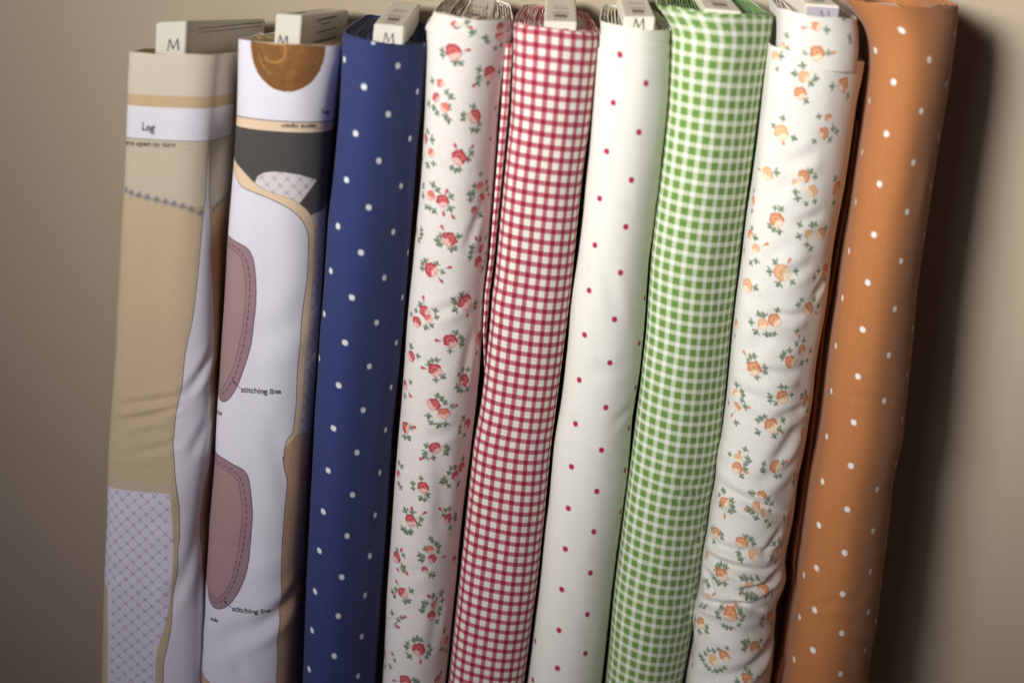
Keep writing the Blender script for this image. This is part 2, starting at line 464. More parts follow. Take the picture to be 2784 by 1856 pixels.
def rose(P, s, t, r, C, rs, pale=False):
    ph = rs.uniform(0, 6.28); la = rs.uniform(0.2, 2.6)
    deep, mid = (C['mid'], C['warm']) if pale else (C['deep'], C['mid'])
    P.disc(s, t, r * 0.86, C['light'], lobes=7, lob=0.06, ph=ph)
    n = 9
    for k in range(n):
        a = ph + 2 * math.pi * k / n; q = math.cos(a - la); d = r * rs.uniform(.60, .70)
        x, y = s + d * math.cos(a), t + d * math.sin(a); e = rs.uniform(.85, 1.15)
        if q > 0.35:            # petals open to the light: pale with a coloured edge
            P.disc(x, y, r * .36 * e, mid, alpha=.85, lobes=3, lob=.12, ph=a)
            P.disc(x - .05 * r * math.cos(a), y - .05 * r * math.sin(a), r * .29 * e, C['light'], alpha=.9)
        else:
            P.disc(x, y, r * .37 * e, deep, lobes=3, lob=.14, ph=a * 2)
            P.disc(x - .08 * r * math.cos(a), y - .08 * r * math.sin(a), r * .23 * e, mid, alpha=.9)
    P.disc(s - .12 * r * math.cos(la), t - .12 * r * math.sin(la), r * .50, mid, lobes=5, lob=.1, ph=ph, alpha=.95)
    for k in range(6):
        a = la + math.pi + (k - 2.5) * .55; rad = r * (.30 + .12 * (k % 2))
        arc = [(s + rad * math.cos(a + z), t + rad * math.sin(a + z)) for z in np.linspace(-.45, .45, 5)]
        P.line(arc, C['warm'] if k % 2 else deep, r * .09, pix=False, alpha=.9, spline=False)
    P.disc(s + .14 * r * math.cos(la), t + .14 * r * math.sin(la), r * .24, C['warm'], alpha=.9, el=.7, ang=la + 1.57)
    P.disc(s + .32 * r * math.cos(la), t + .32 * r * math.sin(la), r * .20, C['light'], alpha=.9, el=.7, ang=la + 1.57)
    P.disc(s - .10 * r * math.cos(la), t - .10 * r * math.sin(la), r * .13, deep)

def motif(P, crop, roses, leaves, buds, C, rs):
    k = crop[2]; S = P.S
    R = []
    for q in roses:
        x, y, r = q[:3]; X, Y = conv(crop, x, y); s, t = S.find(X, Y)
        R.append((s, t, 1.0 * r / k / 3380.0, len(q) > 3))
    cs = np.mean([q[0] for q in R]) if R else None; ct = np.mean([q[1] for q in R]) if R else None
    for (x, y) in leaves:
        s, t = S.find(*conv(crop, x, y))
        if R:
            near = min(R, key=lambda q: math.hypot(q[0] - s, q[1] - t)); a = math.atan2(t - near[1], s - near[0]) + rs.uniform(-0.35, 0.35)
            if math.hypot(near[0] - s, near[1] - t) > 0.016: a += 0.6
        else: a = rs.uniform(0, 6.28)
        leaf(P, s, t, a, 0.0046 * rs.uniform(0.85, 1.15), C, rs)
    for (x, y) in buds:
        s, t = S.find(*conv(crop, x, y))
        if R:
            near = min(R, key=lambda q: math.hypot(q[0] - s, q[1] - t)); a = math.atan2(t - near[1], s - near[0])
            m = (s * 0.5 + near[0] * 0.5 + 0.001, t * 0.5 + near[1] * 0.5)
            P.line([(near[0], near[1]), m, (s, t)], C['stem'], 0.00045, pix=False, alpha=0.8)
            P.disc(s - math.cos(a) * 0.0018, t - math.sin(a) * 0.0018, 0.0013, C['leafd'], el=0.6, ang=a, alpha=0.8)
        else: a = 0.5
        P.disc(s, t, 0.0019, C['mid'], el=0.72, ang=a); P.disc(s, t, 0.0009, C['deep'], alpha=0.8)
    for (s, t, r, pale) in R: rose(P, s, t, r, C, rs, pale)

# ------------------------------------------------------------------ building one bolt
def fabric_mesh(name, S, mat, parent, Pr=None, uvf=None, rim=0.0008):
    """the outer wrap, with a turned-in rim that gives the cloth its thickness"""
    P = S.P; nr, nc, _ = P.shape
    cen = S.C[0] + 0 * S.dd
    inner = P[0] - S.N[0] * rim - S.axis * 0.0002
    kd = int(np.searchsorted(S.t, 0.012)); inner2 = P[kd] - S.N[kd] * (rim * 1.2)
    V = np.concatenate([inner2[None], inner[None], P], 0)
    s = np.broadcast_to(S.s, (nr + 2, nc)); t = np.concatenate([[0.02, 0.0], S.t])[:, None] * np.ones((1, nc))
    kw = {}
    if Pr is not None: kw['colors'] = Pr.sample(s, t)
    if uvf is not None:
        u, v = uvf(s, t); kw['uv'] = np.stack([u, v], -1)
    return make_mesh(name, V, grid_faces(nr + 2, nc), mat, parent, **kw)

def ribbons(name, S, mat, parent, n, gap, first=0.0012, drop=0.0015, seed=0, thick=0.0006, open_=0.36, dz=None, depth=0.014, fat=0.0):
    """the rolled-up inner turns, seen on edge at the top"""
    rs = np.random.RandomState(seed + 50)
    ax = S.axis
    s = S.s; nc = len(s)
    step = max(1, int(round(0.0016 / S.res)))
    idx = np.arange(0, nc, step); s = s[idx]; nc = len(idx)
    kd = int(np.searchsorted(S.t, depth)); rr = S.r
    Vs, Fs = [], []; off = 0
    def ring(j, k):
        x, y = S.X[j][idx], S.Yl[j][idx] - S.D / 2
        hx, hy = np.abs(x).max(), S.D / 2
        k = k + 0.0012
        fx = np.maximum(0.02, 1 - k / hx); fy = np.maximum(0.02, 1 - (k * open_ + 0.0022) / hy)
        return S.C[j] + (x * fx)[:, None] * S.ex[j] + (y * fy + S.D / 2 - rr)[:, None] * S.dd
    for i in range(n):
        ins = first + i * gap
        wav = 0.0005 * vnoise(s * 1.0, s * 0 + i, seed + i, 55, 1) + 0.0004 * vnoise(s, s * 0 + i * 3, seed + 3 * i + 7, 150, 1)
        z = -drop * (0.4 + rs.rand()) * (1 + 0.15 * i) + 0.0007 * vnoise(s, s * 0 + i, seed + i + 90, 40, 1)
        k0 = ins + wav * min(1, i * .5 + .3); up = ax * z[:, None]
        A = ring(kd, k0 - thick / 2); B = ring(0, k0 - thick / 2) + up
        Bm = ring(0, k0) + up + ax * thick * 0.45
        Cc = ring(0, k0 + thick / 2) + up; D = ring(kd, k0 + thick / 2)
        V = np.stack([A, B, Bm, Cc, D], 0)
        f = grid_faces(5, nc) + off; off += 5 * nc
        Vs.append(V.reshape(-1, 3)); Fs.append(f)
    return make_mesh(name, np.concatenate(Vs), np.concatenate(Fs), mat, parent)

def box_faces():
    return [(0, 1, 2, 3), (4, 7, 6, 5), (0, 4, 5, 1), (1, 5, 6, 2), (2, 6, 7, 3), (3, 7, 4, 0)]

def slab(o, e, d, u, w, l, h, bev=0.0012, seg=3):
    """rounded-edge box: o = front top left, e right, d back, u up; returns verts, faces. Rounded in the e-u outline of the front."""
    out = []
    # outline in the e/d plane with rounded corners
    for (cx, cy, a0) in ((w - bev, bev, -90), (w - bev, l - bev, 0), (bev, l - bev, 90), (bev, bev, 180)):
        for k in range(seg + 1):
            a = math.radians(a0 + 90 * k / seg); out.append((cx + bev * math.cos(a), cy + bev * math.sin(a)))
    out = np.array(out); n = len(out); c = np.array([w / 2, l / 2])
    rings = []
    for (ins, z) in ((bev, 0.0), (bev * 0.35, -bev * 0.3), (0, -bev), (0, -h)):
        q = out + (c - out) / np.maximum(np.abs(c - out), 1e-9) * 0
        sc_ = 1 - ins / np.array([w / 2, l / 2]); q = c + (out - c) * sc_
        rings.append(o + q[:, :1] * e + q[:, 1:] * d + u * z)
    V = np.concatenate(rings)
    F = [tuple(int(x) for x in f) for f in grid_faces(4, n)]
    V = np.concatenate([V, (rings[0].mean(0))[None]]); ci = len(V) - 1
    F += [(ci, ci, i, (i + 1) % n) for i in range(n)]
    return V, F

def tri_mesh(name, V, F, mats, parent, fmat=None):
    """general polygons"""
    V = to_world(np.asarray(V, float))
    r = parent
    while r.parent: r = r.parent
    V = V - np.array(r.location)
    me = bpy.data.meshes.new(name)
    F = [tuple(dict.fromkeys(f)) for f in F]
    me.from_pydata([tuple(v) for v in V], [], F)
    for m in (mats if isinstance(mats, (list, tuple)) else [mats]): me.materials.append(m)
    if fmat is not None:
        for p, k in zip(me.polygons, fmat): p.material_index = k
    me.update()
    o = bpy.data.objects.new(name, me); COL.objects.link(o); o.parent = parent
    return o

M_OUT = [[(0.0, 0.0), (0.07, 0.03), (0.13, 0.03), (0.2, 0.0)], ]
def letter_M(w, h):
    """thin serif capital M as quads in a w x h box, y up"""
    q = []
    def bar(x0, y0, x1, y1, t):
        dx, dy = x1 - x0, y1 - y0; L = math.hypot(dx, dy); nx, ny = -dy / L * t / 2, dx / L * t / 2
        q.append([(x0 + nx, y0 + ny), (x0 - nx, y0 - ny), (x1 - nx, y1 - ny), (x1 + nx, y1 + ny)])
    t = 0.075
    bar(0.10, 0.0, 0.20, 1.0, t); bar(0.20, 1.0, 0.50, 0.12, t * 1.5); bar(0.50, 0.12, 0.80, 1.0, t); bar(0.80, 1.0, 0.90, 0.0, t * 1.5)
    for x in (0.10, 0.90): bar(x - 0.09, 0.015, x + 0.09, 0.015, 0.035)
    return [[(x * w, y * h) for x, y in p] for p in q]

def board(parent, TLp, TRp, Yc, L, droop=0.0, yaw=0.0, hvis=0.03, S=None, hboard=0.33, M=None, top_print=True, side_text=0, paper=None, grey_end=False, back=None):
    """the board core in the bolt with its paper end sleeve; TLp/TRp = pixels of the front top corners"""
    TL = unproj(*TLp, Yc); TR = unproj(*TRp, Yc)
    e = TR - TL; w = np.linalg.norm(e); e /= w
    if back is None: back = (TRp[0] + .1 * (1528 - TRp[0]), TRp[1] + .1 * (-550 - TRp[1]))
    ys = np.linspace(Yc + 0.3 * L, Yc + L, 400); cand = unproj(np.full(400, back[0]), np.full(400, back[1]), ys)
    d = cand[np.argmin(np.abs(np.linalg.norm(cand - TR, axis=1) - L))] - TR; d /= np.linalg.norm(d)
    ins = 0.0008
    u2 = S.axis
    V, F = slab(TL + e * ins + d * ins - u2 * 0.004, e, d, u2, w - 2 * ins, L - 2 * ins, hboard)
    bo = tri_mesh('board', V, F, MAT['card'], parent)
    V, F = slab(TL, e, d, u2, w, L, hvis + 0.01, bev=0.0016)
    V = list(V); F = list(F); fm = [0] * len(F)
    def quad(pts, k):
        b = len(V); V.extend(pts); F.append(tuple(range(b, b + len(pts)))); fm.append(k)
    pr = 0.00012; nf = np.cross(e, u2); nf /= np.linalg.norm(nf); ns = np.cross(d, u2); ns /= np.linalg.norm(ns)
    def front(x, y):       # metres from the top left, y down
        return TL + e * x - u2 * y + nf * pr
    def top(x, y):
        return TL + e * x + d * y + u2 * pr
    def side(x, y):        # right side, x back, y down
        return TL + e * w + ns * pr + d * x - u2 * y
    if grey_end: quad([front(w * .02, .002), front(w * .98, .002), front(w * .98, hvis), front(w * .02, hvis)], 1)
    if M:
        mx, my, mw, mh = M
        for p in letter_M(mw, mh): quad([front(mx + x, my + mh - y) for x, y in p], 2)
    rs = random.Random(int(TLp[0]))
    if top_print:
        # scan-code block and rows of small figures along the top face
        y0 = L * 0.07
        for k in range(9): quad([top(w * .30, y0 + .012 + k * .0019), top(w * .70, y0 + .012 + k * .0019), top(w * .70, y0 + .0131 + k * .0019 + .0003 * (k % 3)), top(w * .30, y0 + .0131 + k * .0019 + .0003 * (k % 3))], 3)
        for yy, hh, xa, xb in ((.0, .0045, .3, .68), (.034, .0055, .22, .80), (.044, .0035, .3, .74), (.062, .006, .25, .75), (.074, .004, .3, .7)):
            x = w * xa
            while x < w * xb:
                ww = rs.uniform(.0008, .0015); y = y0 + yy
                quad([top(x, y), top(x + ww, y), top(x + ww, y + hh), top(x, y + hh)], 3); x += ww + rs.uniform(.0009, .0014)
    if side_text:
        x = L * 0.10
        rows = ((0.0065, 0.0012), (0.0098, 0.0010)) if side_text == 1 else ((0.006, 0.0022), (0.010, 0.0015), (0.016, 0.0013), (0.0235, 0.0013))
        for i, (y, h) in enumerate(rows):
            x = L * (0.14 if side_text == 1 else 0.30); xe = L * (0.95 if side_text == 1 else 0.74)
            if side_text == 2 and i == 1: x, xe = L * .4, L * .6
            while x < xe:
                ww = rs.uniform(0.001, 0.0026)
                quad([side(x, y - x * 0.03), side(x + ww, y - x * 0.03), side(x + ww, y + h - x * 0.03), side(x, y + h * rs.uniform(.6, 1) - x * 0.03)], 3)
                x += ww + rs.uniform(0.0004, 0.0012)
    return tri_mesh('end_label', V, F, [MAT['paper'], MAT['grey_paper'], MAT['ink'], MAT['faint_ink']], bo, fm)

def strip(name, left, right, mat, parent, Y, uvf=None, bulge=0.002, n=160, thick=0.0008, tilt=0.0):
    """a loose vertical edge of cloth hanging between two bolts: pixel outlines at depth Y, with the cloth folded back behind"""
    ys = np.linspace(left[0][0], left[-1][0], n)
    l = unproj(np.interp(ys, *zip(*left)), ys, Y); r = unproj(np.interp(ys, *zip(*right)), ys, Y + tilt)
    k = 9; w = np.linspace(0, 1, k)
    P = l[:, None] * (1 - w)[None, :, None] + r[:, None] * w[None, :, None]
    P[..., 1] += (-bulge * np.sin(w * math.pi))[None, :] + 0.0012 * vnoise(ys[:, None] + 0 * w, w[None] + 0 * ys[:, None], 4, 0.012, 1)
    back = P[:, -1:] + np.array([0.004, 0.05, 0]); back0 = P[:, :1] + np.array([0.003, 0.05, 0])
    V = np.concatenate([back0, P, back], 1)
    kk = k + 2
    kw = {}
    if uvf is not None:
        t = np.concatenate([[0], np.cumsum(np.linalg.norm(np.diff(l, axis=0), axis=1))])[:, None]
        s = np.concatenate([[-0.05], np.linspace(0, 0.01, k), [0.06]])[None, :]
        u, v = uvf(s + 0 * t, t + 0 * s); kw['uv'] = np.stack([u, v], -1)
    return make_mesh(name, V, grid_faces(n, kk, wrap=False), mat, parent, **kw)

def crop(x0, y0, k):
    return lambda pts: [(x0 + x / k, y0 + y / k) for x, y in pts]
cA = crop(300, 0, 2.24); cDd = crop(260, 600, 2.413); cEe = crop(260, 1200, 2.39)

MAT = {}
def build():
    # ---------------- setting
    MAT['card'] = mat_plain('card', lin('c9bfa6'), 0.8)
    MAT['paper'] = mat_plain('label_paper', lin('dedacd'), 0.6, 0.02)
    MAT['grey_paper'] = mat_plain('grey_paper', lin('a9a2ad'), 0.6, 0.03)
    MAT['ink'] = mat_plain('ink', lin('454050'), 0.6)
    MAT['faint_ink'] = mat_plain('faint_ink', lin('827b7a'), 0.6)
    wallm = mat_plain('wall_paint', lin('b8a994'), 0.85, 0.02, 2.0, 0.2)
    nt = wallm.node_tree; tc = N(nt, 'ShaderNodeTexCoord'); nz = N(nt, 'ShaderNodeTexNoise'); nz.inputs['Scale'].default_value = 160; nz.inputs['Detail'].default_value = 4
    bp = N(nt, 'ShaderNodeBump'); bp.inputs['Strength'].default_value = .3; bp.inputs['Distance'].default_value = .001
    nt.links.new(tc.outputs['Object'], nz.inputs['Vector']); nt.links.new(nz.outputs[0], bp.inputs['Height']); nt.links.new(bp.outputs[0], nt.nodes['Principled BSDF'].inputs['Normal'])
    wy = DEPTH + 0.58 * math.sin(LEAN) + 0.016
    def plane(name, pts, m):
        pts = [(x, y, FLOOR if z == 0 else z) for x, y, z in pts]
        me = bpy.data.meshes.new(name); me.from_pydata(pts, [], [(0, 1, 2, 3)]); me.materials.append(m)
        o = bpy.data.objects.new(name, me); COL.objects.link(o); o['kind'] = 'structure'; return o
    plane('wall', [(-2, wy, 0), (2, wy, 0), (2, wy, 2.2), (-2, wy, 2.2)], wallm)
    plane('floor', [(-2, -2.5, 0), (2, -2.5, 0), (2, wy, 0), (-2, wy, 0)], mat_plain('floor_wood', lin('5a4330'), 0.5, 0.1, 8))

    GR = 'fabric bolts standing in a row against the wall'
    def root(x, label, name='fabric_bolt'):
        return empty(name, (float(x), DEPTH / 2, FLOOR), label, 'fabric bolt', GR)
    base_x = lambda S: float(S.C[-1][0])

    # ---------------- 1: beige doll-panel cloth
    L1 = [(140, 361), (300, 354), (400, 348), (530, 342), (600, 335), (700, 331), (950, 318), (1250, 299), (1400, 296), (1600, 287), (1856, 283)]
    R1 = [(140, 606), (386, 590), (600, 585), (800, 586), (952, 584), (1056, 577), (1250, 569), (1346, 553), (1420, 544), (1480, 548), (1650, 549), (1856, 545)]
    S = Surf(L1, R1, 142, (2.2, 4.5), r=0.020, n=3.2, yaw=10, droop=5, res=0.0005, rowpx=1.6, taper=0.10, skew=(0.6, 0.3), seed=11,
             creases=[(405, 1093, -18, 90, 14, .0016), (400, 1126, -20, 95, 12, .0015), (385, 1152, -18, 70, 10, .0010), (420, 1217, -15, 60, 14, .0010),
                      (545, 1010, -60, 70, 16, .002), (548, 1190, -60, 60, 18, .0015), (430, 1420, -20, 80, 30, .0008), (330, 1560, 5, 60, 26, .0008), (500, 1560, -70, 120, 22, .0015)])
    P = Print(S, lin('c4ab86')); T = lambda a, b: S.find(a, b)
    tan_, khaki, white = lin('cdb392'), lin('c9b495'), lin('e4e2ea')
    pl = lin('d6cab8')
    def band(t0, t1, col, s0=-.09, s1=.09): P.poly([(s0, t0), (s1, t0), (s1, t1), (s0, t1)], col, pix=False)
    tA = T(470, 283)[1]; tB = T(470, 293)[1]; tC = T(470, 382)[1]; t0 = 0
    t250 = T(470, 261)[1]
    band(-.01, t250, pl); band(t250, tB, lin('cbb08a')); band(tB, tC, white)
    band(tC, tC + 0.0006, lin('6a5a58'))
    # upper leg in grey beige, lace line, lower leg
    band(tC + .0006, T(450, 560)[1], lin('cbbfa8'))
    lace_l = cA([(60, 1150), (95, 1165), (160, 1190), (300, 1225), (440, 1260), (560, 1305)])
    lace_r = cA([(612, 1295), (650, 1255), (700, 1205), (730, 1180), (790, 1150)])
    low = lace_l + [(552, 600), (545, 700), (486, 1089), (475, 1250), (487, 1440), (482, 1556), (455, 1760), (443, 1915), (285, 1915), (296, 1500), (300, 1250), (335, 640)]
    P.poly(low, khaki)
    P.poly(lace_r + [(626, 640), (625, 800), (620, 1000), (612, 1300), (575, 1300), (571, 1056), (583, 890), (573, 683), (572, 600)], lin('c2a276'))
    band(T(450, 1000)[1], .57, khaki, -0.09, S.find(495, 1100)[0])
    for ln in (lace_l, lace_r):
        q = [S.find(*c) for c in ln]; q = smooth(np.array(q), 8)
        acc = 0
        for i in range(len(q) - 1):
            acc += math.hypot(*(q[i + 1] - q[i]))
            if acc > 0.0068:
                acc = 0; s_, t_ = q[i]
                P.disc(s_, t_ - .0005, .0034, lin('97939c'), alpha=.55, lobes=5, lob=.08); P.disc(s_, t_ - .0010, .0018, lin('6a6672'), alpha=.6, lobes=4, lob=.1)
        P.line([tuple(x) for x in q], lin('6c6472'), .0007, pix=False, spline=False, alpha=.7)
    # white gap between the two legs
    lw = [(570, 388), (563, 446), (559, 527), (552, 600), (544, 683), (536, 766), (523, 869), (504, 960), (494, 1047), (486, 1089), (477, 1139), (473, 1188), (471, 1200), (475, 1284), (482, 1338), (487, 1388), (488, 1451), (484, 1493), (482, 1556), (471, 1618), (465, 1702), (454, 1761), (444, 1807), (443, 1915)]
    rw = [(572, 388), (570, 460), (570, 536), (572, 600), (573, 683), (579, 786), (583, 890), (583, 952), (575, 1010), (573, 1056), (574, 1159), (571, 1250), (560, 1300), (552, 1346), (545, 1417), (546, 1472), (552, 1560), (556, 1700), (553, 1915)]
    P.poly(lw + rw[::-1], white)
    P.line(lw, lin('6a5a58'), .0007); P.line(rw, lin('6a5a58'), .0007)
    # dashed seam inside the leg, faint
    P.line([(x - 9, y) for x, y in lw[3:]], lin('a38a62'), .0004, dash=(.002, .0012), alpha=.7)
    tS = T(450, 405)[1]; P.line([(-.06, tS), (.05, tS)], lin('a59a80'), .0004, dash=(.0015, .001), pix=False, alpha=.8)
    # stocking: ribbed band and crossed cloth
    tr0 = T(390, 1313)[1]; tr1 = T(390, 1337)[1]; sR = S.find(466, 1330)[0]
    tq = T(390, 1262)[1]; P.line([(-.07, tq - .001), (-.02, tq + .001), (sR, tq)], lin('b29878'), .0005, dash=(.0012, .0008), pix=False, alpha=.8)
    band(tr0, tr1, lin('cdbba6'), -.09, sR)
    for k in range(90):
        s_ = -.075 + k * .0016
        if s_ < sR: P.line([(s_, tr0), (s_, tr1)], lin('bda58e'), .0007, pix=False, alpha=.7)
    stR = [(463, 1340), (466, 1390), (469, 1434), (472, 1480), (471, 1514), (469, 1568), (464, 1610), (457, 1660), (447, 1700), (440, 1723), (427, 1765), (423, 1800), (421, 1915)]
    stL = [(298, 1330), (294, 1500), (292, 1597), (294, 1702), (297, 1786), (292, 1915)]
    sl_ = [S.find(*c) for c in stL]; sr_ = [S.find(*c) for c in stR]
    st = [(-.06, tr1), (sr_[0][0], tr1)] + sr_ + [sl_[-1], sl_[3], sl_[2], (-.06, sl_[1][1])]
    P.poly(st, lin('dcdae8'), pix=False)
    # cross marks in a staggered lattice
    k = 0
    tt = tr1 + .003; row = 0
    rr = np.array(sr_); ll = np.array(sl_)
    while tt < rr[-1][1] + .03:
        s1 = np.interp(tt, rr[:, 1], rr[:, 0]) - .0006; s0 = -.055 if tt < ll[2][1] else np.interp(tt, ll[:, 1], ll[:, 0])
        s_ = -.06 + (row % 2) * .00560
        while s_ < s1:
            if s_ > s0 + .001:
                for sg in (-1, 1):
                    P.line([(s_ - .0020, tt - sg * .0020), (s_ + .0020, tt + sg * .0020)], lin('756a74'), .00052, pix=False, alpha=.85)
            s_ += .0112
        tt += .0056; row += 1
    P.text('Leg', (387, 354), (419, 357), lin('4a4650'), height=None)
    P.text('leave open to turn', (318, 391), (477, 400), lin('6b6050'), height=.0052)
    r1 = root(base_x(S), 'beige bolt at the left end, printed with a doll leg and stocking')
    f1 = fabric_mesh('outer_fabric', S, mat_print('beige_panel_cloth'), r1, Pr=P)
    ribbons('rolled_layers', S, mat_cloth('beige_layers', lin('c0a070')), r1, 9, .0022, seed=1)
    board(r1, (424, 61), (508, 57), .020, .140, back=(722, 51), S=S, hvis=.028, M=(.009, .0135, .0105, .009), top_print=False, side_text=1)

    # ---------------- 2: white panel cloth with soles
    L2 = [(108, 653), (300, 646), (500, 630), (640, 620), (700, 618), (900, 606), (1100, 594), (1250, 587), (1400, 572), (1500, 567), (1600, 561), (1700, 558), (1800, 551), (1856, 551)]
    R2 = [(108, 934), (250, 908), (330, 899), (500, 888), (700, 880), (900, 869), (1100, 850), (1250, 838), (1400, 827), (1600, 811), (1700, 804), (1856, 793)]
    S = Surf(L2, R2, 112, (3.5, 7), r=0.026, n=2.3, yaw=6, droop=4, res=0.0004, rowpx=1.3, taper=.14, skew=(0.5, 0.28), seed=23,
             creases=[(700, 1700, -35, 200, 30, .0022), (760, 1660, -40, 120, 24, .0014), (680, 1500, 0, 80, 40, .001), (620, 1480, 5, 60, 18, .0006),
                      (740, 900, -30, 90, 40, .0010), (760, 1250, 80, 120, 30, .0008), (640, 1790, 60, 60, 20, .0012)])
    P = Print(S, lin('e6e5ee'), res=.00022); T = lambda a, b: S.find(a, b)
    line_c = lin('4b3f4c')
    # leather round
    c0 = T(783, 122); pts = []
    for k in range(41):
        a = math.pi * k / 40; pts.append(cA([(1083 - 222 * math.cos(a) , 262 + 292 * math.sin(a) ** .9)])[0])
    P.poly(pts + cA([(1305, 262), (1300, 225), (860, 215)]), lin('825933')); P.line(pts, lin('8a5722'), .0016)
    P.poly([(-.03 , -.004), (.03, -.004), (.03, .004), (-.03, .004)], lin('825933'), pix=False, alpha=0)
    for k in range(70):
        rs = np.random.RandomState(k); a = rs.uniform(0, math.pi); q = rs.uniform(0.1, .9)
        x, y = cA([(1083 - 215 * q * math.cos(a), 262 + 280 * q * math.sin(a))])[0]; s_, t_ = T(x, y)
        P.disc(s_, t_, rs.uniform(.002, .006), lin(rs.choice(['97693a', '77502a', '8c6034', '9b6f3e'])), alpha=.3, soft=8, el=.6, ang=rs.uniform(0, 3))
    P.line(cA([(1083 - 178 * math.cos(a), 270 + 232 * math.sin(a)) for a in np.linspace(.25, 2.9, 14)]), lin('6b4318'), .0008, dash=(.0034, .0022), alpha=.9)
    P.line(cA([(1000 + 68 * math.cos(a), 315 + 68 * math.sin(a)) for a in np.linspace(-2.2, 2.6, 16)]), lin('b98f4a'), .0014, alpha=.4)
    P.line(cA([(905, 330), (930, 400), (980, 460)]), lin('b98f4a'), .0014, alpha=.35)
    # bands
    t1 = T(769, 331)[1]; t2 = t1 + .0078
    def band(t0, t1, col, s0=-.09, s1=.09): P.poly([(s0, t0), (s1, t0), (s1, t1), (s0, t1)], col, pix=False)
    cream = lin('e9cfb0'); dark = lin('504e4d')
    outer = cA([(700, 900), (755, 950), (790, 1020), (835, 1070), (880, 1115), (960, 1165), (1060, 1200), (1150, 1240), (1220, 1310), (1248, 1400), (1252, 1480), (1248, 1560)]) + cDd([(1440, 60), (1433, 300), (1415, 500), (1400, 700), (1378, 900), (1365, 1100), (1350, 1250), (1330, 1400)])
    inner = cA([(700, 1010), (755, 1040), (768, 1085), (800, 1135), (880, 1175), (980, 1215), (1080, 1265), (1150, 1320), (1190, 1380), (1207, 1450), (1208, 1530)]) + cDd([(1398, 100), (1396, 240), (1385, 400), (1365, 550), (1345, 750), (1325, 1000), (1315, 1200), (1295, 1380), (1260, 1430), (1240, 1490), (1235, 1560)]) + cEe([(1220, 100), (1225, 170), (1245, 250), (1240, 340), (1225, 500), (1210, 700), (1205, 900), (1195, 1100), (1188, 1250), (1182, 1400), (1175, 1560), (1170, 1680)])
    o_ = [S.find(*c) for c in outer]; i_ = [S.find(*c) for c in inner]
    o_s = [tuple(x) for x in smooth(np.array(o_), 5)]; i_s = [tuple(x) for x in smooth(np.array(i_), 5)]
    # dark boot top
    P.poly([(-.06, t2)] + [(.085, t2), (.085, o_[8][1])] + o_s[:5 * 8 + 1][::-1] + [(-.06, o_[0][1])], dark, pix=False)
    # crossed cloth to the right of the boot line
    rt = [(.085, T(870, 560)[1])] + [(.085, o_[-1][1])] + o_s[::-1][:5 * 12]
    P.poly([(.085, o_[8][1] - .012)] + [(.085, o_[-1][1])] + o_s[::-1][:len(o_s) - 5 * 8], lin('cfc4c4'), pix=False)
    patch = cA([(880, 1115), (898, 1072), (935, 1052), (990, 1046), (1050, 1048), (1150, 1065), (1258, 1095), (1150, 1240), (1060, 1200), (960, 1165)])
    # crosses, clipped to patch / strip
    def crosses(region, col=lin('6d646c')):
        reg = np.array(region); tt = reg[:, 1].min(); row = 0
        while tt < reg[:, 1].max():
            s_ = reg[:, 0].min() + (row % 2) * .0052
            while s_ < reg[:, 0].max():
                ins = False; n = len(reg)
                for i in range(n):
                    x1, y1 = reg[i]; x2, y2 = reg[(i + 1) % n]
                    if (y1 > tt) != (y2 > tt) and s_ < (x2 - x1) * (tt - y1) / (y2 - y1) + x1: ins = not ins
                if ins:
                    for sg in (-1, 1): P.line([(s_ - .0019, tt - sg * .0019), (s_ + .0019, tt + sg * .0019)], col, .0005, pix=False, alpha=.8)
                s_ += .0104
            tt += .0054; row += 1
    pm = [S.find(*c) for c in patch]
    P.poly(pm, lin('e2dadc'), pix=False); crosses(pm)
    P.poly(cA([(1258, 1095), (1150, 1240), (1220, 1310), (1320, 1165), (1345, 1110), (1345, 1060)]), dark)
    crosses([(o_[k][0] + .001, o_[k][1]) for k in range(8, len(o_))] + [(.06, o_[-1][1]), (.06, o_[8][1] - .004)])
    # skin coloured leg to the right, below
    P.poly(i_s[5 * 18:] + [(.085, i_[-1][1]), (.085, o_[-1][1] - .004), o_[-1]], lin('c6a184'), pix=False)
    P.poly(i_s + [(o_[-1][0] + .0, i_[-1][1])] + [o_[-1]] + o_s[::-1], cream, pix=False)
    P.poly(i_s[5 * 20:] + [(.085, i_[-1][1]), (.085, o_[-1][1]), (o_[-1][0] - .002, o_[-1][1])], lin('c6a184'), pix=False)
    P.line(i_s, line_c, .0007, pix=False, spline=False); P.line(o_s, lin('8b7468'), .0005, pix=False, spline=False, alpha=.6)
    P.line([(x + 20, y) for x, y in inner[20:]], lin('9a7d66'), .0004, dash=(.0015, .0012), alpha=.7)
    band(t1, t2, cream); band(t1 - .0006, t1, line_c)
    # soles
    sole = lin('9f8187'); edge = lin('5d3f55')
    s1 = cDd([(820, 40), (870, 90), (920, 135), (990, 180), (1025, 230), (1043, 300), (1052, 420), (1048, 560), (1035, 700), (1010, 850), (970, 980), (930, 1080), (890, 1150), (850, 1183), (825, 1180), (812, 1160)])
    s2 = cEe([(750, 35), (780, 65), (830, 110), (900, 150), (960, 185), (990, 230), (1005, 300), (1017, 420), (1018, 520), (1005, 680), (985, 820), (950, 930), (900, 1020), (850, 1070), (800, 1085), (760, 1065), (735, 1010), (724, 930), (720, 860)])
    d1 = cDd([(865, 135), (930, 185), (970, 230), (995, 290), (1010, 380), (1012, 480), (1000, 620), (975, 780), (940, 940), (900, 1040), (860, 1110), (825, 1135)])
    e1 = cDd([(862, 155), (920, 205), (955, 250), (975, 320), (985, 420), (985, 520), (970, 660), (945, 800), (915, 920), (880, 1010), (840, 1085), (820, 1110)])
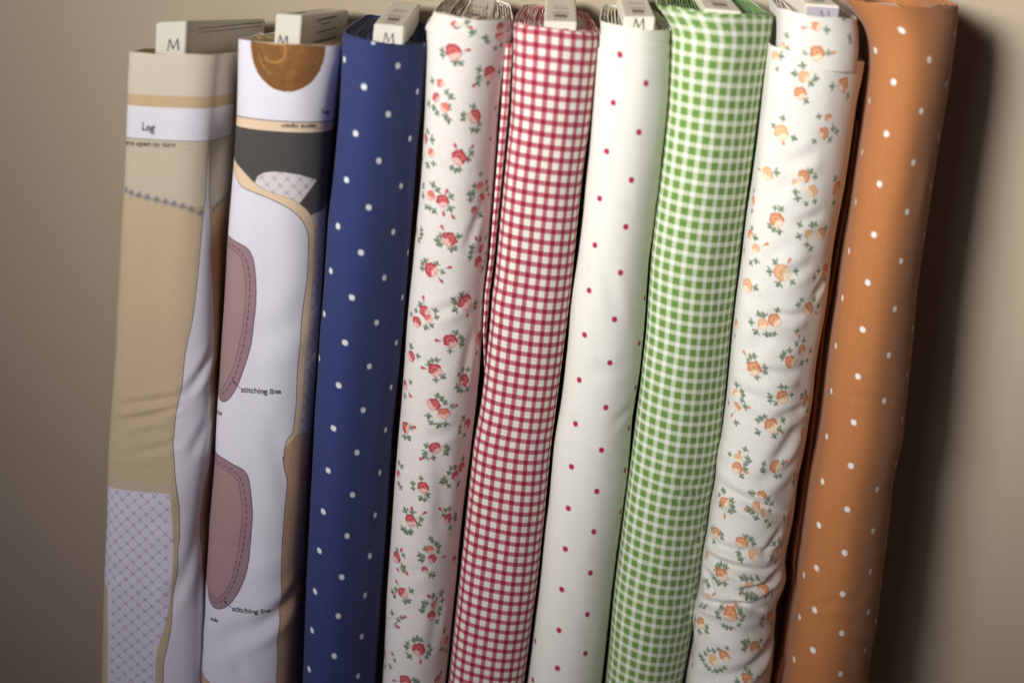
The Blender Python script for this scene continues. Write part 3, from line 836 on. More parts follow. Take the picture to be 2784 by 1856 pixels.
    d2 = cEe([(780, 115), (850, 165), (910, 205), (945, 250), (965, 320), (978, 420), (978, 520), (962, 660), (935, 800), (900, 910), (850, 1000), (815, 1035), (785, 1045), (760, 1025), (740, 985)])
    e2 = cEe([(780, 140), (840, 180), (895, 220), (925, 265), (943, 350), (950, 440), (948, 540), (930, 680), (908, 800), (880, 900), (840, 975), (800, 1015), (775, 1015), (752, 985), (737, 940)])
    for so, dd, ee in ((s1, d1, e1), (s2, d2, e2)):
        q = [S.find(*c) for c in so]; q = [tuple(x) for x in smooth(np.array(q), 5)]
        P.poly([(-.07, q[0][1] - .008)] + q + [(-.07, q[-1][1])], sole, pix=False)
        P.line(q, edge, .0008, pix=False, spline=False)
        ie = [S.find(*c) for c in ee]
        P.poly([(-.06, ie[0][1])] + [tuple(x) for x in smooth(np.array(ie), 5)] + [(-.06, ie[-1][1])], lin('b8958f'), pix=False, alpha=.4)
        P.line(dd, lin('3e2c34'), .0007, dash=(.0042, .0018)); P.line(ee, lin('3e2c34'), .0006, dash=(.0019, .0011))
    ink = lin('3a3440')
    for a, b in ((cDd([(952, 1098)])[0], cDd([(895, 1045)])[0]), (cEe([(882, 1078)])[0], cEe([(832, 1030)])[0])):
        P.line([a, b], ink, .0006)
        sa, sb = np.array(S.find(*a)), np.array(S.find(*b)); d = (sa - sb) / np.linalg.norm(sa - sb); nrm = np.array([-d[1], d[0]])
        P.poly([tuple(sb), tuple(sb + d * .003 + nrm * .0013), tuple(sb + d * .003 - nrm * .0013)], ink, pix=False)
    P.text('stitching line', cDd([(955, 1122)])[0], cDd([(1217, 1134)])[0], ink)
    P.text('stitching line', cEe([(888, 1100)])[0], cEe([(1137, 1106)])[0], ink)
    P.text('side', cDd([(790, 1262)])[0], cDd([(829, 1276)])[0], ink, height=.0058)
    P.text('sole', cEe([(746, 1156)])[0], cEe([(795, 1172)])[0], ink)
    P.text('Leg', cA([(1288, 690)])[0], cA([(1331, 697)])[0], ink, height=.0056)
    P.text('leave open', cA([(1252, 757)])[0], cA([(1045, 757)])[0], lin('4a4048'), height=.0052)
    P.line(cEe([(693, 1440), (697, 1490), (708, 1530), (742, 1566)]), ink, .0007)
    P.poly(cEe([(690, 1480), (697, 1500), (708, 1535), (742, 1568), (690, 1568)]), lin('c6a184'))
    r2 = root(base_x(S), 'white bolt printed with two mauve shoe soles below a brown half disc')
    fabric_mesh('outer_fabric', S, mat_print('white_panel_cloth'), r2, Pr=P)
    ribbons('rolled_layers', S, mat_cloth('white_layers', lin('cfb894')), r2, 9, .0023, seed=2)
    board(r2, (750, 37), (822, 42), .022, .130, back=(948, 27), S=S, hvis=.028, M=(.0025, .0165, .009, .0078), top_print=True, side_text=2)
    # a curl of loose thread
    th = []
    for k in range(40):
        a = k / 39 * 4.2 * math.pi; x = 705 - 13 * math.cos(a) * (1 - k / 90) + k * .12; y = 97 - 8 * math.sin(a) * (1 - k / 90)
        th.append(unproj(x, y, .03 + .006 * math.sin(a)))
    th = np.array([unproj(682, 116, .03)] + th + [unproj(742, 104, .03)]); rad = .00022; V = []
    for p in th:
        for j in range(5): V.append(p + np.array([rad * math.cos(j * 1.2566), 0, rad * math.sin(j * 1.2566)]))
    make_mesh('loose_thread', V, grid_faces(len(th), 5), mat_plain('thread', lin('c9b08c')), r2)

    # ---------------- dotted bolts
    def dots(P, lst, r, col, rim=None):
        for (x, y) in lst:
            if not (-20 < y < 1900): continue
            s_, t_ = P.S.find(x, y); P.disc(s_, t_, r, col, soft=1.8)
    def layered(S, Lk, Rk, n, lean, mat, parent, base, offs, Pr=None, **kw):
        """short visible ends of the turns just inside the outermost one"""
        for i in range(n): pass

    k_ = 2784 / 2352
    L3 = [(92, 932), (130, 931), (300, 922), (400, 912), (500, 903), (600, 890), (900, 868), (1200, 852), (1400, 842), (1600, 832), (1856, 823)]
    R3 = [(92, 1166), (130, 1163), (300, 1148), (400, 1138), (500, 1131), (700, 1115), (900, 1098), (1200, 1067), (1400, 1055), (1600, 1040), (1856, 1021)]
    kw = dict(r=0.028, n=2.25, res=0.0009, rowpx=2.9, taper=.12, skew=(0.0, 0.75), seed=31)
    S = Surf(L3, R3, 106, (6.5, 8), creases=[(950, 700, -25, 60, 30, .0006), (1000, 1500, -30, 60, 20, .0005), (960, 1660, -20, 50, 14, .0005)], **kw)
    blue = lin('353f71')
    P = Print(S, blue)
    pts = [(915,153),(893,262),(870,370),(848,477),(828,581),(809,684),(793,786),(778,885),(765,983),(754,1079),(743,1173),(733,1265),(724,1357),(716,1447),(709,1536),
           (837,200),(816,308),(796,414),(777,519),(760,622),(745,721),(733,822),(791,136),
           (959,210),(942,318),(921,427),(903,533),(884,637),(866,740),(849,842),(835,941),(821,1040),(809,1136),(797,1230),(785,1324),(776,1415),(768,1505),
           (951,478),(937,579),(925,684),(911,787),(898,888),(886,987),(873,1085),(862,1182),(850,1277),(839,1367),(831,1460),(822,1552)]
    dots(P, [(x * k_, y * k_) for x, y in pts], .0025, lin('dfe3e4'))
    r3 = root(base_x(S), 'navy blue bolt with small white polka dots')
    m3 = mat_print('blue_dot_cloth', var=.07)
    fabric_mesh('outer_fabric', S, m3, r3, Pr=P)
    S_in = Surf(L3, R3, 97, (6.5, 8), inset=.0011, ybot=190, **kw)
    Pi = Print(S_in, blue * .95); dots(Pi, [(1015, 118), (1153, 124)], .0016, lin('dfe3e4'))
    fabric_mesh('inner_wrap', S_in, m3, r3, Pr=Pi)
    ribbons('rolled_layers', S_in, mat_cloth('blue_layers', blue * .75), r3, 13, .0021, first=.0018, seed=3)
    board(r3, (1017, 64), (1100, 72), .014, .135, S=S, hvis=.016, M=(.0075, .0062, .0095, .0078))

    # ---------------- 4: red rose cloth
    L4 = [(55, 1166), (75, 1157), (110, 1163), (150, 1162), (300, 1153), (500, 1141), (700, 1123), (800, 1112), (1000, 1096), (1200, 1080), (1400, 1063), (1600, 1050), (1856, 1037)]
    R4 = [(55, 1398), (100, 1392), (150, 1378), (300, 1359), (500, 1345), (700, 1331), (800, 1321), (880, 1317), (1000, 1307), (1100, 1296), (1200, 1284), (1400, 1260), (1500, 1249), (1600, 1241), (1700, 1230), (1856, 1212)]
    kw = dict(r=0.026, n=2.25, res=0.0006, rowpx=1.9, taper=.12, skew=(0.25, 0.6), seed=41)
    cr4 = [(1225, 835, -25, 60, 16, .0014), (1290, 620, -70, 60, 16, .0010), (1195, 1330, 85, 120, 26, .0014), (1200, 1180, -20, 50, 18, .0010), (1180, 1700, -80, 90, 22, .0010), (1270, 980, -80, 80, 18, .0010), (1120, 1560, -30, 50, 20, .0008), (1160, 1110, 30, 50, 20, .0006), (1250, 470, 20, 50, 20, .0008)]
    S = Surf(L4, R4, 70, (6, 8.5), creases=cr4, **kw)
    base4 = lin('e6e1dc')
    C4 = (1100, 0, 3.92); C5 = (1050, 400, 3.92); C6 = (1000, 800, 3.92); C7 = (1000, 1200, 4.75); C8 = (980, 1526, 4.75)
    P = Print(S, base4, res=.00028); rs = np.random.RandomState(4)
    B4 = [
     (C4, [(520,560,85)], [(400,540),(405,590),(600,675),(540,670)], [(680,535)]),
     (C4, [(910,780,80)], [(790,745),(790,830),(775,885),(1010,770),(890,890)], [(735,915)]),
     (C4, [(380,890,45,1),(335,1040,50),(430,1150,52,1)], [(295,865),(450,985),(490,1030),(255,1100),(310,1150),(340,1205),(470,1135),(440,1240),(465,1285)], []),
     (C4, [(745,1240,80)], [(740,1135),(630,1220),(625,1275),(720,1385),(770,1390),(800,1330)], []),
     (C4, [(222,1480,55)], [(240,1400),(295,1490)], []), (C4, [], [(970,1150)], [(915,1480)]),
     (C4, [(1015,375,62)], [(860,400),(880,450),(965,515),(1030,480)], []),
     (C4, [], [(720,350)], []),
     (C5, [(775,110,85)], [(910,65),(880,130),(700,220),(740,250),(780,240)], [(735,-20),(920,-5)]),
     (C5, [(480,60,50,1)], [(440,190),(500,175),(390,120)], []),
     (C5, [(475,520,58,1),(600,575,70)], [(395,410),(500,400),(545,455),(690,520),(390,520),(430,640),(465,655),(510,680),(680,660)], [(650,465),(715,745),(610,715)]),
     (C5, [(1000,420,55,1),(1015,540,50),(935,670,45)], [(1005,290),(1070,370),(1080,440),(880,500),(925,500),(900,560),(1005,720),(940,410)], [(1095,500)]),
     (C5, [(670,980,80)], [(775,950),(545,990),(570,1035),(580,950),(740,1075),(695,1095)], [(590,850)]),
     (C5, [(325,900,50)], [(375,880),(375,930),(350,990)], []),
     (C5, [(1015,1080,52),(985,1220,65)], [(1000,975),(1065,960),(910,1065),(905,1120),(890,1175),(1060,1130),(1030,1290),(1050,1220)], [(960,970)]),
     (C5, [(480,1310,80)], [(385,1230),(415,1210),(535,1240),(600,1330),(380,1290)], [(680,1285),(595,1425)]),
     (C6, [(1035,80,90)], [(905,50),(930,95),(1000,0),(930,160),(1150,90),(1140,140)], [(1060,225)]),
     (C6, [(600,180,65),(520,290,62),(650,260,42,1)], [(560,110),(715,170),(740,245),(620,350),(680,330),(460,210),(510,170)], [(595,30)]),
     (C6, [(880,500,80)], [(990,460),(1010,490),(1000,535),(870,605),(945,410)], [(730,490)]),
     (C6, [(455,660,62)], [(460,550),(535,660)], []),
     (C6, [(720,810,75)], [(685,700),(735,700),(660,745),(725,915),(800,880)], [(585,785)]),
     (C6, [(1020,915,72)], [(1015,800),(1065,800),(975,850),(950,990),(1000,1030),(970,1020),(1060,1010)], []),
     (C6, [(1185,470,75)], [(1160,620)], []), (C6, [(395,960,55)], [(455,935),(395,1080)], [(455,1080)]),
     (C6, [(700,1170,72),(815,1270,66,1)], [(740,1075),(790,1110),(825,1155),(645,1300),(670,1370),(755,1400),(830,1380),(900,1190)], [(945,1180)]),
     (C6, [(400,1410,65)], [(465,1420),(390,1520),(435,1530)], [(500,1415)]),
     (C6, [(1060,1380,65)], [(1020,1310),(985,1410),(980,1465),(1030,1500)], []),
     (C7, [(875,90,85)], [(755,50),(740,140),(1020,60),(1040,95),(1010,150),(735,195),(850,210)], [(685,220)]),
     (C7, [(1215,330,75),(1130,440,68)], [(1075,340),(1130,330),(1045,400),(985,470),(955,515),(1000,520),(1050,575),(1170,550),(1230,215)], []),
     (C7, [(390,420,55)], [(400,270),(440,320),(400,540),(425,590)], []),
     (C7, [(710,590,82)], [(690,470),(580,540),(580,600),(680,730),(740,750),(775,690)], []),
     (C7, [(550,1020,88)], [(480,885),(570,905),(690,1000),(655,1060),(480,1150),(515,1170),(555,1165),(450,1120)], [(570,860),(740,920)]),
     (C7, [(1040,990,75)], [(1000,880),(1055,870),(975,945),(1135,950),(1065,1110),(1130,1000)], [(930,860)]),
     (C7, [(365,1490,80)], [(330,1365),(375,1400),(460,1460)], [(430,1390)]),
     (C7, [(800,1390,62,1),(830,1510,68)], [(805,1240),(835,1280),(885,1320),(920,1350),(910,1415),(740,1385),(665,1465),(710,1480),(690,1530)], [(985,1480)]),
     (C7, [(1115,1520,60)], [], []),
     (C8, [(830,105,50)], [(900,165),(940,170)], []), (C8, [], [(550,60),(560,110)], [(480,105),(595,155)]),
     (C8, [(540,400,80)], [(455,355),(415,390),(440,445),(660,375),(575,520),(625,500)], [(465,250)]),
     (C8, [(955,560,55,1),(915,700,75)], [(940,445),(1040,420),(1055,380),(1060,500),(1030,600),(820,520),(855,540),(815,580),(795,635),(1020,670),(985,770)], [(985,480),(880,440)]),
     (C8, [(375,740,78)], [(410,660),(490,755),(530,720),(455,820)], [(575,712),(490,850)]),
     (C8, [(750,1140,98)], [(735,985),(690,1015),(780,1010),(610,1050),(600,1095),(890,1075),(905,1130),(880,1180),(855,1230),(630,1220)], [(780,1295)]),
     (C8, [(315,1190,70)], [(415,1185),(440,1270),(385,1350),(320,1350)], []),
     (C8, [(1115,1010,65)], [(1085,890),(1070,1130),(1110,1140)], [(1030,1135)]),
     (C8, [(580,1540,88)], [(700,1520),(740,1545)], [(430,1530)]), (C8, [(1000,1520,70)], [(1040,1430)], [])]
    for m in B4: motif(P, *m, RED, rs)
    r4 = root(base_x(S), 'white bolt scattered with red roses, between the navy dotted one and the red checked one')
    m4 = mat_print('rose_cloth', var=.05)
    fabric_mesh('outer_fabric', S, m4, r4, Pr=P)
    S_in = Surf(L4, R4, 40, (6, 8.5), inset=.0010, ybot=170, **kw)
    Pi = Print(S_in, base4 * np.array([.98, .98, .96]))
    for m in [(C4, [(525, 250, 32)], [(550, 315), (670, 240), (720, 350)], [(705, 300)]), (C4, [(1020, 290, 50)], [(1100, 340)], [])]: motif(Pi, *m, RED, rs)
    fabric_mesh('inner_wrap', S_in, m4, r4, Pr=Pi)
    m4b, nt, bs = nodes('rose_layers')
    tc = N(nt, 'ShaderNodeTexCoord'); nz = N(nt, 'ShaderNodeTexNoise'); nz.inputs['Scale'].default_value = 260
    nt.links.new(tc.outputs['Object'], nz.inputs['Vector']); cr = N(nt, 'ShaderNodeValToRGB')
    for p_, c_ in ((0.0, '6b4f3c'), (.42, 'b49a62'), (.5, 'ddd6c8'), (.62, 'e6e0d8'), (.72, 'b8665c')):
        if p_ == 0: cr.color_ramp.elements[0].position = .3; cr.color_ramp.elements[0].color = (*lin(c_), 1); continue
        e_ = cr.color_ramp.elements.new(p_); e_.color = (*lin(c_), 1)
    nt.links.new(nz.outputs[0], cr.inputs[0]); cloth_finish(nt, bs, cr.outputs[0])
    ribbons('rolled_layers', S_in, m4b, r4, 12, .0022, first=.0018, seed=4, thick=.0011, drop=.001)
    board(r4, (1251, 53), (1332, 60), .020, .135, S=S, hvis=.006)

    # ---------------- 5: red check
    L5 = [(62, 1396), (120, 1396), (300, 1388), (400, 1378), (500, 1367), (600, 1358), (700, 1349), (800, 1336), (900, 1327), (1000, 1318), (1100, 1306), (1200, 1288), (1400, 1266), (1600, 1245), (1856, 1218)]
    R5 = [(62, 1628), (100, 1629), (300, 1607), (500, 1582), (700, 1562), (800, 1551), (1000, 1527), (1200, 1500), (1400, 1482), (1600, 1460), (1856, 1425)]
    kw = dict(r=0.024, n=2.9, res=0.0011, rowpx=3.4, taper=.12, skew=(0.3, 0.4), seed=51)
    S = Surf(L5, R5, 75, (6.5, 9.5), creases=[(1400, 800, 20, 80, 30, .0005), (1330, 1500, 70, 100, 30, .0006)], **kw)
    def guv(S, pu0, pu1, pv0, pv1, offu, offv):
        T_ = S.t[-1]
        def f(s, t):
            k = t / T_; u = s / (pu0 + (pu1 - pu0) * k)
            v = t / pv0 + 0.5 * t * t / T_ * (1 / pv1 - 1 / pv0)
            return u + offu, v + offv
        return f
    m5 = mat_gingham('red_check_cloth', lin('e8e9e0'), lin('b8445a'), lin('98243f'), .42, .05, twill=.25)
    uv5 = guv(S, .0093, .0083, .0097, .0088, .10, .25)
    r5 = root(base_x(S), 'bolt of fine red and white gingham, a loose edge hanging down its left side')
    fabric_mesh('outer_fabric', S, m5, r5, uvf=uv5)
    S_in = Surf(L5, R5, 69, (6.5, 9.5), inset=.0011, ybot=150, **kw)
    fabric_mesh('inner_wrap', S_in, m5, r5, uvf=guv(S_in, .0093, .0093, .0097, .0097, .10, .65))
    m5b, nt, bs = nodes('red_layers')
    tc = N(nt, 'ShaderNodeTexCoord'); nz = N(nt, 'ShaderNodeTexNoise'); nz.inputs['Scale'].default_value = 110
    mpn = N(nt, 'ShaderNodeMapping'); mpn.inputs['Scale'].default_value = (1, .22, 1)
    nt.links.new(tc.outputs['Object'], mpn.inputs[0]); nt.links.new(mpn.outputs[0], nz.inputs['Vector']); cr = N(nt, 'ShaderNodeValToRGB')
    cr.color_ramp.elements[0].position = .4; cr.color_ramp.elements[0].color = (*lin('bf5360'), 1); cr.color_ramp.elements[1].position = .6; cr.color_ramp.elements[1].color = (*lin('e6cfc8'), 1)
    nt.links.new(nz.outputs[0], cr.inputs[0]); cloth_finish(nt, bs, cr.outputs[0])
    ribbons('rolled_layers', S_in, m5b, r5, 11, .0023, first=.0018, seed=5, thick=.0010, drop=.001)
    board(r5, (1480, 57), (1570, 60), .016, .135, S=S, hvis=.012)
    strip('loose_edge', [(118, 1374), (300, 1363), (500, 1347), (700, 1331), (800, 1318), (900, 1313), (1010, 1317)], [(118, 1394), (300, 1382), (500, 1363), (700, 1343), (800, 1330), (900, 1322), (1010, 1319)],
          m5, r5, .026, uvf=lambda s, t: (s / .009 + .9, t / .0095 + .35))

    # ---------------- 6: cream with red dots
    L6 = [(60, 1626), (85, 1629), (300, 1610), (400, 1601), (500, 1590), (600, 1581), (700, 1570), (800, 1554), (870, 1547), (900, 1547), (1000, 1536), (1100, 1524), (1200, 1506), (1300, 1496), (1350, 1492), (1400, 1485), (1600, 1464), (1856, 1432)]
    R6 = [(60, 1832), (85, 1830), (300, 1820), (400, 1808), (500, 1795), (700, 1768), (900, 1754), (1000, 1744), (1100, 1727), (1130, 1722), (1200, 1718), (1300, 1708), (1400, 1694), (1600, 1667), (1856, 1637)]
    kw = dict(r=0.027, n=2.3, res=0.0009, rowpx=2.9, taper=.12, skew=(0.2, 0.45), seed=61)
    cr6 = [(1700, 1120, -35, 60, 18, .0007), (1650, 1010, -20, 60, 22, .0006), (1640, 1250, 30, 60, 22, .0005), (1660, 800, 70, 90, 24, .0006)]
    S = Surf(L6, R6, 140, (6, 9), creases=cr6, **kw)
    base6 = lin('e9e9e0')
    P = Print(S, base6)
    d6 = [(1685,149),(1666,281),(1648,411),(1756,227),(1736,359),(1718,489),(1702,616),(1799,430),(1815,301),(1631,539),(1617,665),(1602,790),(1588,911),(1576,1033),(1565,1152),
          (1687,741),(1671,867),(1658,985),(1647,1107),(1543,946),(1525,1065),(1510,1183),(1784,559),(1769,686),(1753,810),(1738,933),(1727,1053),(1709,1162),
          (1636,1223),(1624,1334),(1615,1445),(1606,1558),(1597,1668),(1591,1775),(1554,1268),(1545,1380),(1537,1492),(1528,1602),(1521,1711),(1515,1816),
          (1497,1300),(1486,1413),(1474,1523),(1464,1633),(1456,1741),(1450,1847),(1700,1278),(1687,1390),(1677,1501),(1663,1608),(1651,1719)]
    dots(P, d6, .0025, lin('b52a58'))
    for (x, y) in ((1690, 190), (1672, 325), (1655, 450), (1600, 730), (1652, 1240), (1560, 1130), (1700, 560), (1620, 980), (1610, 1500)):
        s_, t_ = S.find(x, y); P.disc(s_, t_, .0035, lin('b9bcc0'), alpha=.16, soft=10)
    r6 = root(base_x(S), 'cream white bolt with small crimson polka dots')
    m6 = mat_print('cream_dot_cloth', var=.02)
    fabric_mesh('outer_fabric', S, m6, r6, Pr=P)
    for i, (yt, ins) in enumerate(((104, .0010), (66, .0020))):
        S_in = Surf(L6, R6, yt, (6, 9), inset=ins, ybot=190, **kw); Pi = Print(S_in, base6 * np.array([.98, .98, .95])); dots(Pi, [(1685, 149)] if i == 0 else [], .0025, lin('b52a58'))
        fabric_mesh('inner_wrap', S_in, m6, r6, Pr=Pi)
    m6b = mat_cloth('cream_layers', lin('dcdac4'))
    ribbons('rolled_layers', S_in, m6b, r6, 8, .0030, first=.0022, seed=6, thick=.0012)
    board(r6, (1697, 45), (1783, 46), .018, .135, S=S, hvis=.012, M=(.007, .0015, .0100, .0082))

    # ---------------- 7: green check
    L7 = [(0, 1782), (12, 1785), (28, 1793), (45, 1808), (60, 1821), (75, 1827), (90, 1829), (150, 1826), (300, 1817), (400, 1806), (500, 1793), (700, 1767), (900, 1756), (1000, 1744), (1200, 1721), (1400, 1694), (1600, 1669), (1856, 1646)]
    R7 = [(20, 2107), (45, 2103), (90, 2096), (200, 2077), (300, 2065), (500, 2039), (700, 2012), (900, 1988), (1000, 1979), (1100, 1970), (1200, 1959), (1300, 1943), (1360, 1930), (1400, 1926), (1500, 1914), (1600, 1899), (1700, 1885), (1856, 1855)]
    kw = dict(r=0.026, n=2.3, res=0.0011, rowpx=3.2, taper=.12, skew=(0.0, 0.65), seed=71)
    S = Surf(L7, R7, 26, (4.5, 10), creases=[(1850, 1310, 15, 90, 16, .0014), (1820, 1345, 10, 80, 14, .0012), (1790, 1540, 30, 50, 16, .0016), (1800, 1610, 20, 80, 18, .0008), (1900, 1460, -60, 60, 16, .0012), (1880, 1640, -70, 70, 16, .0014), (1830, 1750, 10, 90, 18, .0006)], **kw)
    m7 = mat_gingham('green_check_cloth', lin('e6ebe4'), lin('c3ceaa'), lin('6d934b'), .60, .07)
    uv7 = guv(S, .0099, .0087, .0100, .0087, .30, .55)
    r7 = root(base_x(S), 'bolt of green and white gingham with a flared top corner')
    fabric_mesh('outer_fabric', S, m7, r7, uvf=uv7, rim=.0016)
    S_in = Surf([(0, 1800), (90, 1834), (300, 1822)], R7, 24, (4.5, 10), inset=.0030, ybot=140, **kw)
    fabric_mesh('inner_wrap', S_in, m7, r7, uvf=guv(S_in, .0099, .0099, .01, .01, .3, .2))
    ribbons('rolled_layers', S_in, mat_cloth('green_layers', lin('6f9a58')), r7, 11, .0026, first=.002, seed=7, thick=.0009)
    board(r7, (1915, 22), (2018, 32), .022, .135, S=S, hvis=.004)

    # ---------------- 8: peach rose cloth
    L8 = [(110, 2093), (125, 2091), (300, 2073), (400, 2061), (500, 2047), (600, 2033), (700, 2020), (900, 1995), (1000, 1986), (1100, 1977), (1200, 1964), (1250, 1950), (1300, 1949), (1320, 1948), (1360, 1938), (1400, 1931), (1450, 1928), (1500, 1914), (1550, 1908), (1580, 1905), (1610, 1905), (1650, 1889), (1680, 1883), (1710, 1883), (1750, 1890), (1790, 1881), (1830, 1873), (1856, 1870)]
    R8 = [(150, 2353), (165, 2352), (200, 2347), (270, 2329), (300, 2326), (400, 2311), (500, 2298), (600, 2279), (700, 2262), (800, 2252), (850, 2246), (900, 2236), (1000, 2219), (1050, 2214), (1080, 2212), (1120, 2203), (1200, 2190), (1300, 2171), (1400, 2161), (1450, 2152), (1500, 2140), (1530, 2136), (1570, 2146), (1590, 2143), (1615, 2118), (1650, 2115), (1700, 2112), (1800, 2106), (1856, 2098)]
    L8i = [(30, 2112), (60, 2116), (120, 2114), (300, 2100)]
    R8i = [(30, 2326), (60, 2337), (120, 2338), (160, 2336), (300, 2320)]
    kw = dict(r=0.026, n=2.3, res=0.0006, rowpx=1.9, taper=.12, skew=(0.1, 0.65), seed=81)
    cr8 = [(2030, 1365, 10, 90, 16, .0026), (2090, 1385, 8, 90, 10, .0012), (1985, 1492, -5, 70, 12, .0020), (2080, 1500, 5, 70, 10, .0012), (2000, 1546, -5, 120, 13, .0028),
           (2080, 1588, -18, 90, 10, .0030), (1960, 1645, -14, 90, 11, .0036), (2040, 1650, 8, 60, 10, .0022), (2010, 1720, -3, 100, 18, .0016), (2040, 1810, -28, 140, 16, .0026), (1960, 1850, -20, 90, 14, .0016),
           (2120, 1020, -12, 60, 14, .0018), (2140, 860, -14, 60, 12, .0016), (2060, 1080, 5, 80, 14, .0014), (2150, 1130, -10, 60, 14, .0016), (2050, 950, -45, 60, 18, .0008), (2130, 1230, -50, 80, 20, .0016), (2110, 1290, -25, 70, 16, .0014), (1960, 1250, 10, 40, 16, .0008), (2120, 680, -50, 60, 22, .0010), (2100, 1480, -50, 50, 12, .0012), (1930, 1590, 60, 50, 12, .0014)]
    cr8 += [(2180, 430, -30, 50, 16, .0009), (2120, 520, -55, 60, 18, .0008), (2200, 600, -20, 45, 13, .0009), (2080, 640, -35, 60, 18, .0006), (2170, 740, -30, 50, 14, .0009), (2080, 830, 10, 60, 16, .0007), (2130, 930, 5, 60, 12, .0009), (2230, 780, -40, 40, 12, .0008)]
    cr8 = [c[:4] + (c[4] * 1.3, c[5] * 1.35) for c in cr8]
    S = Surf(L8, R8, 143, (9, 10), creases=cr8, rough=.0010, **kw)
    base8 = lin('e3e1db'); P = Print(S, base8, res=.00028); rs = np.random.RandomState(8)
    cA8 = (2040, 0, 3.92); cB8 = (1980, 400, 3.92); cC8 = (1930, 800, 3.92); cD8 = (1880, 1200, 4.75); cE8 = (1850, 1526, 4.75)
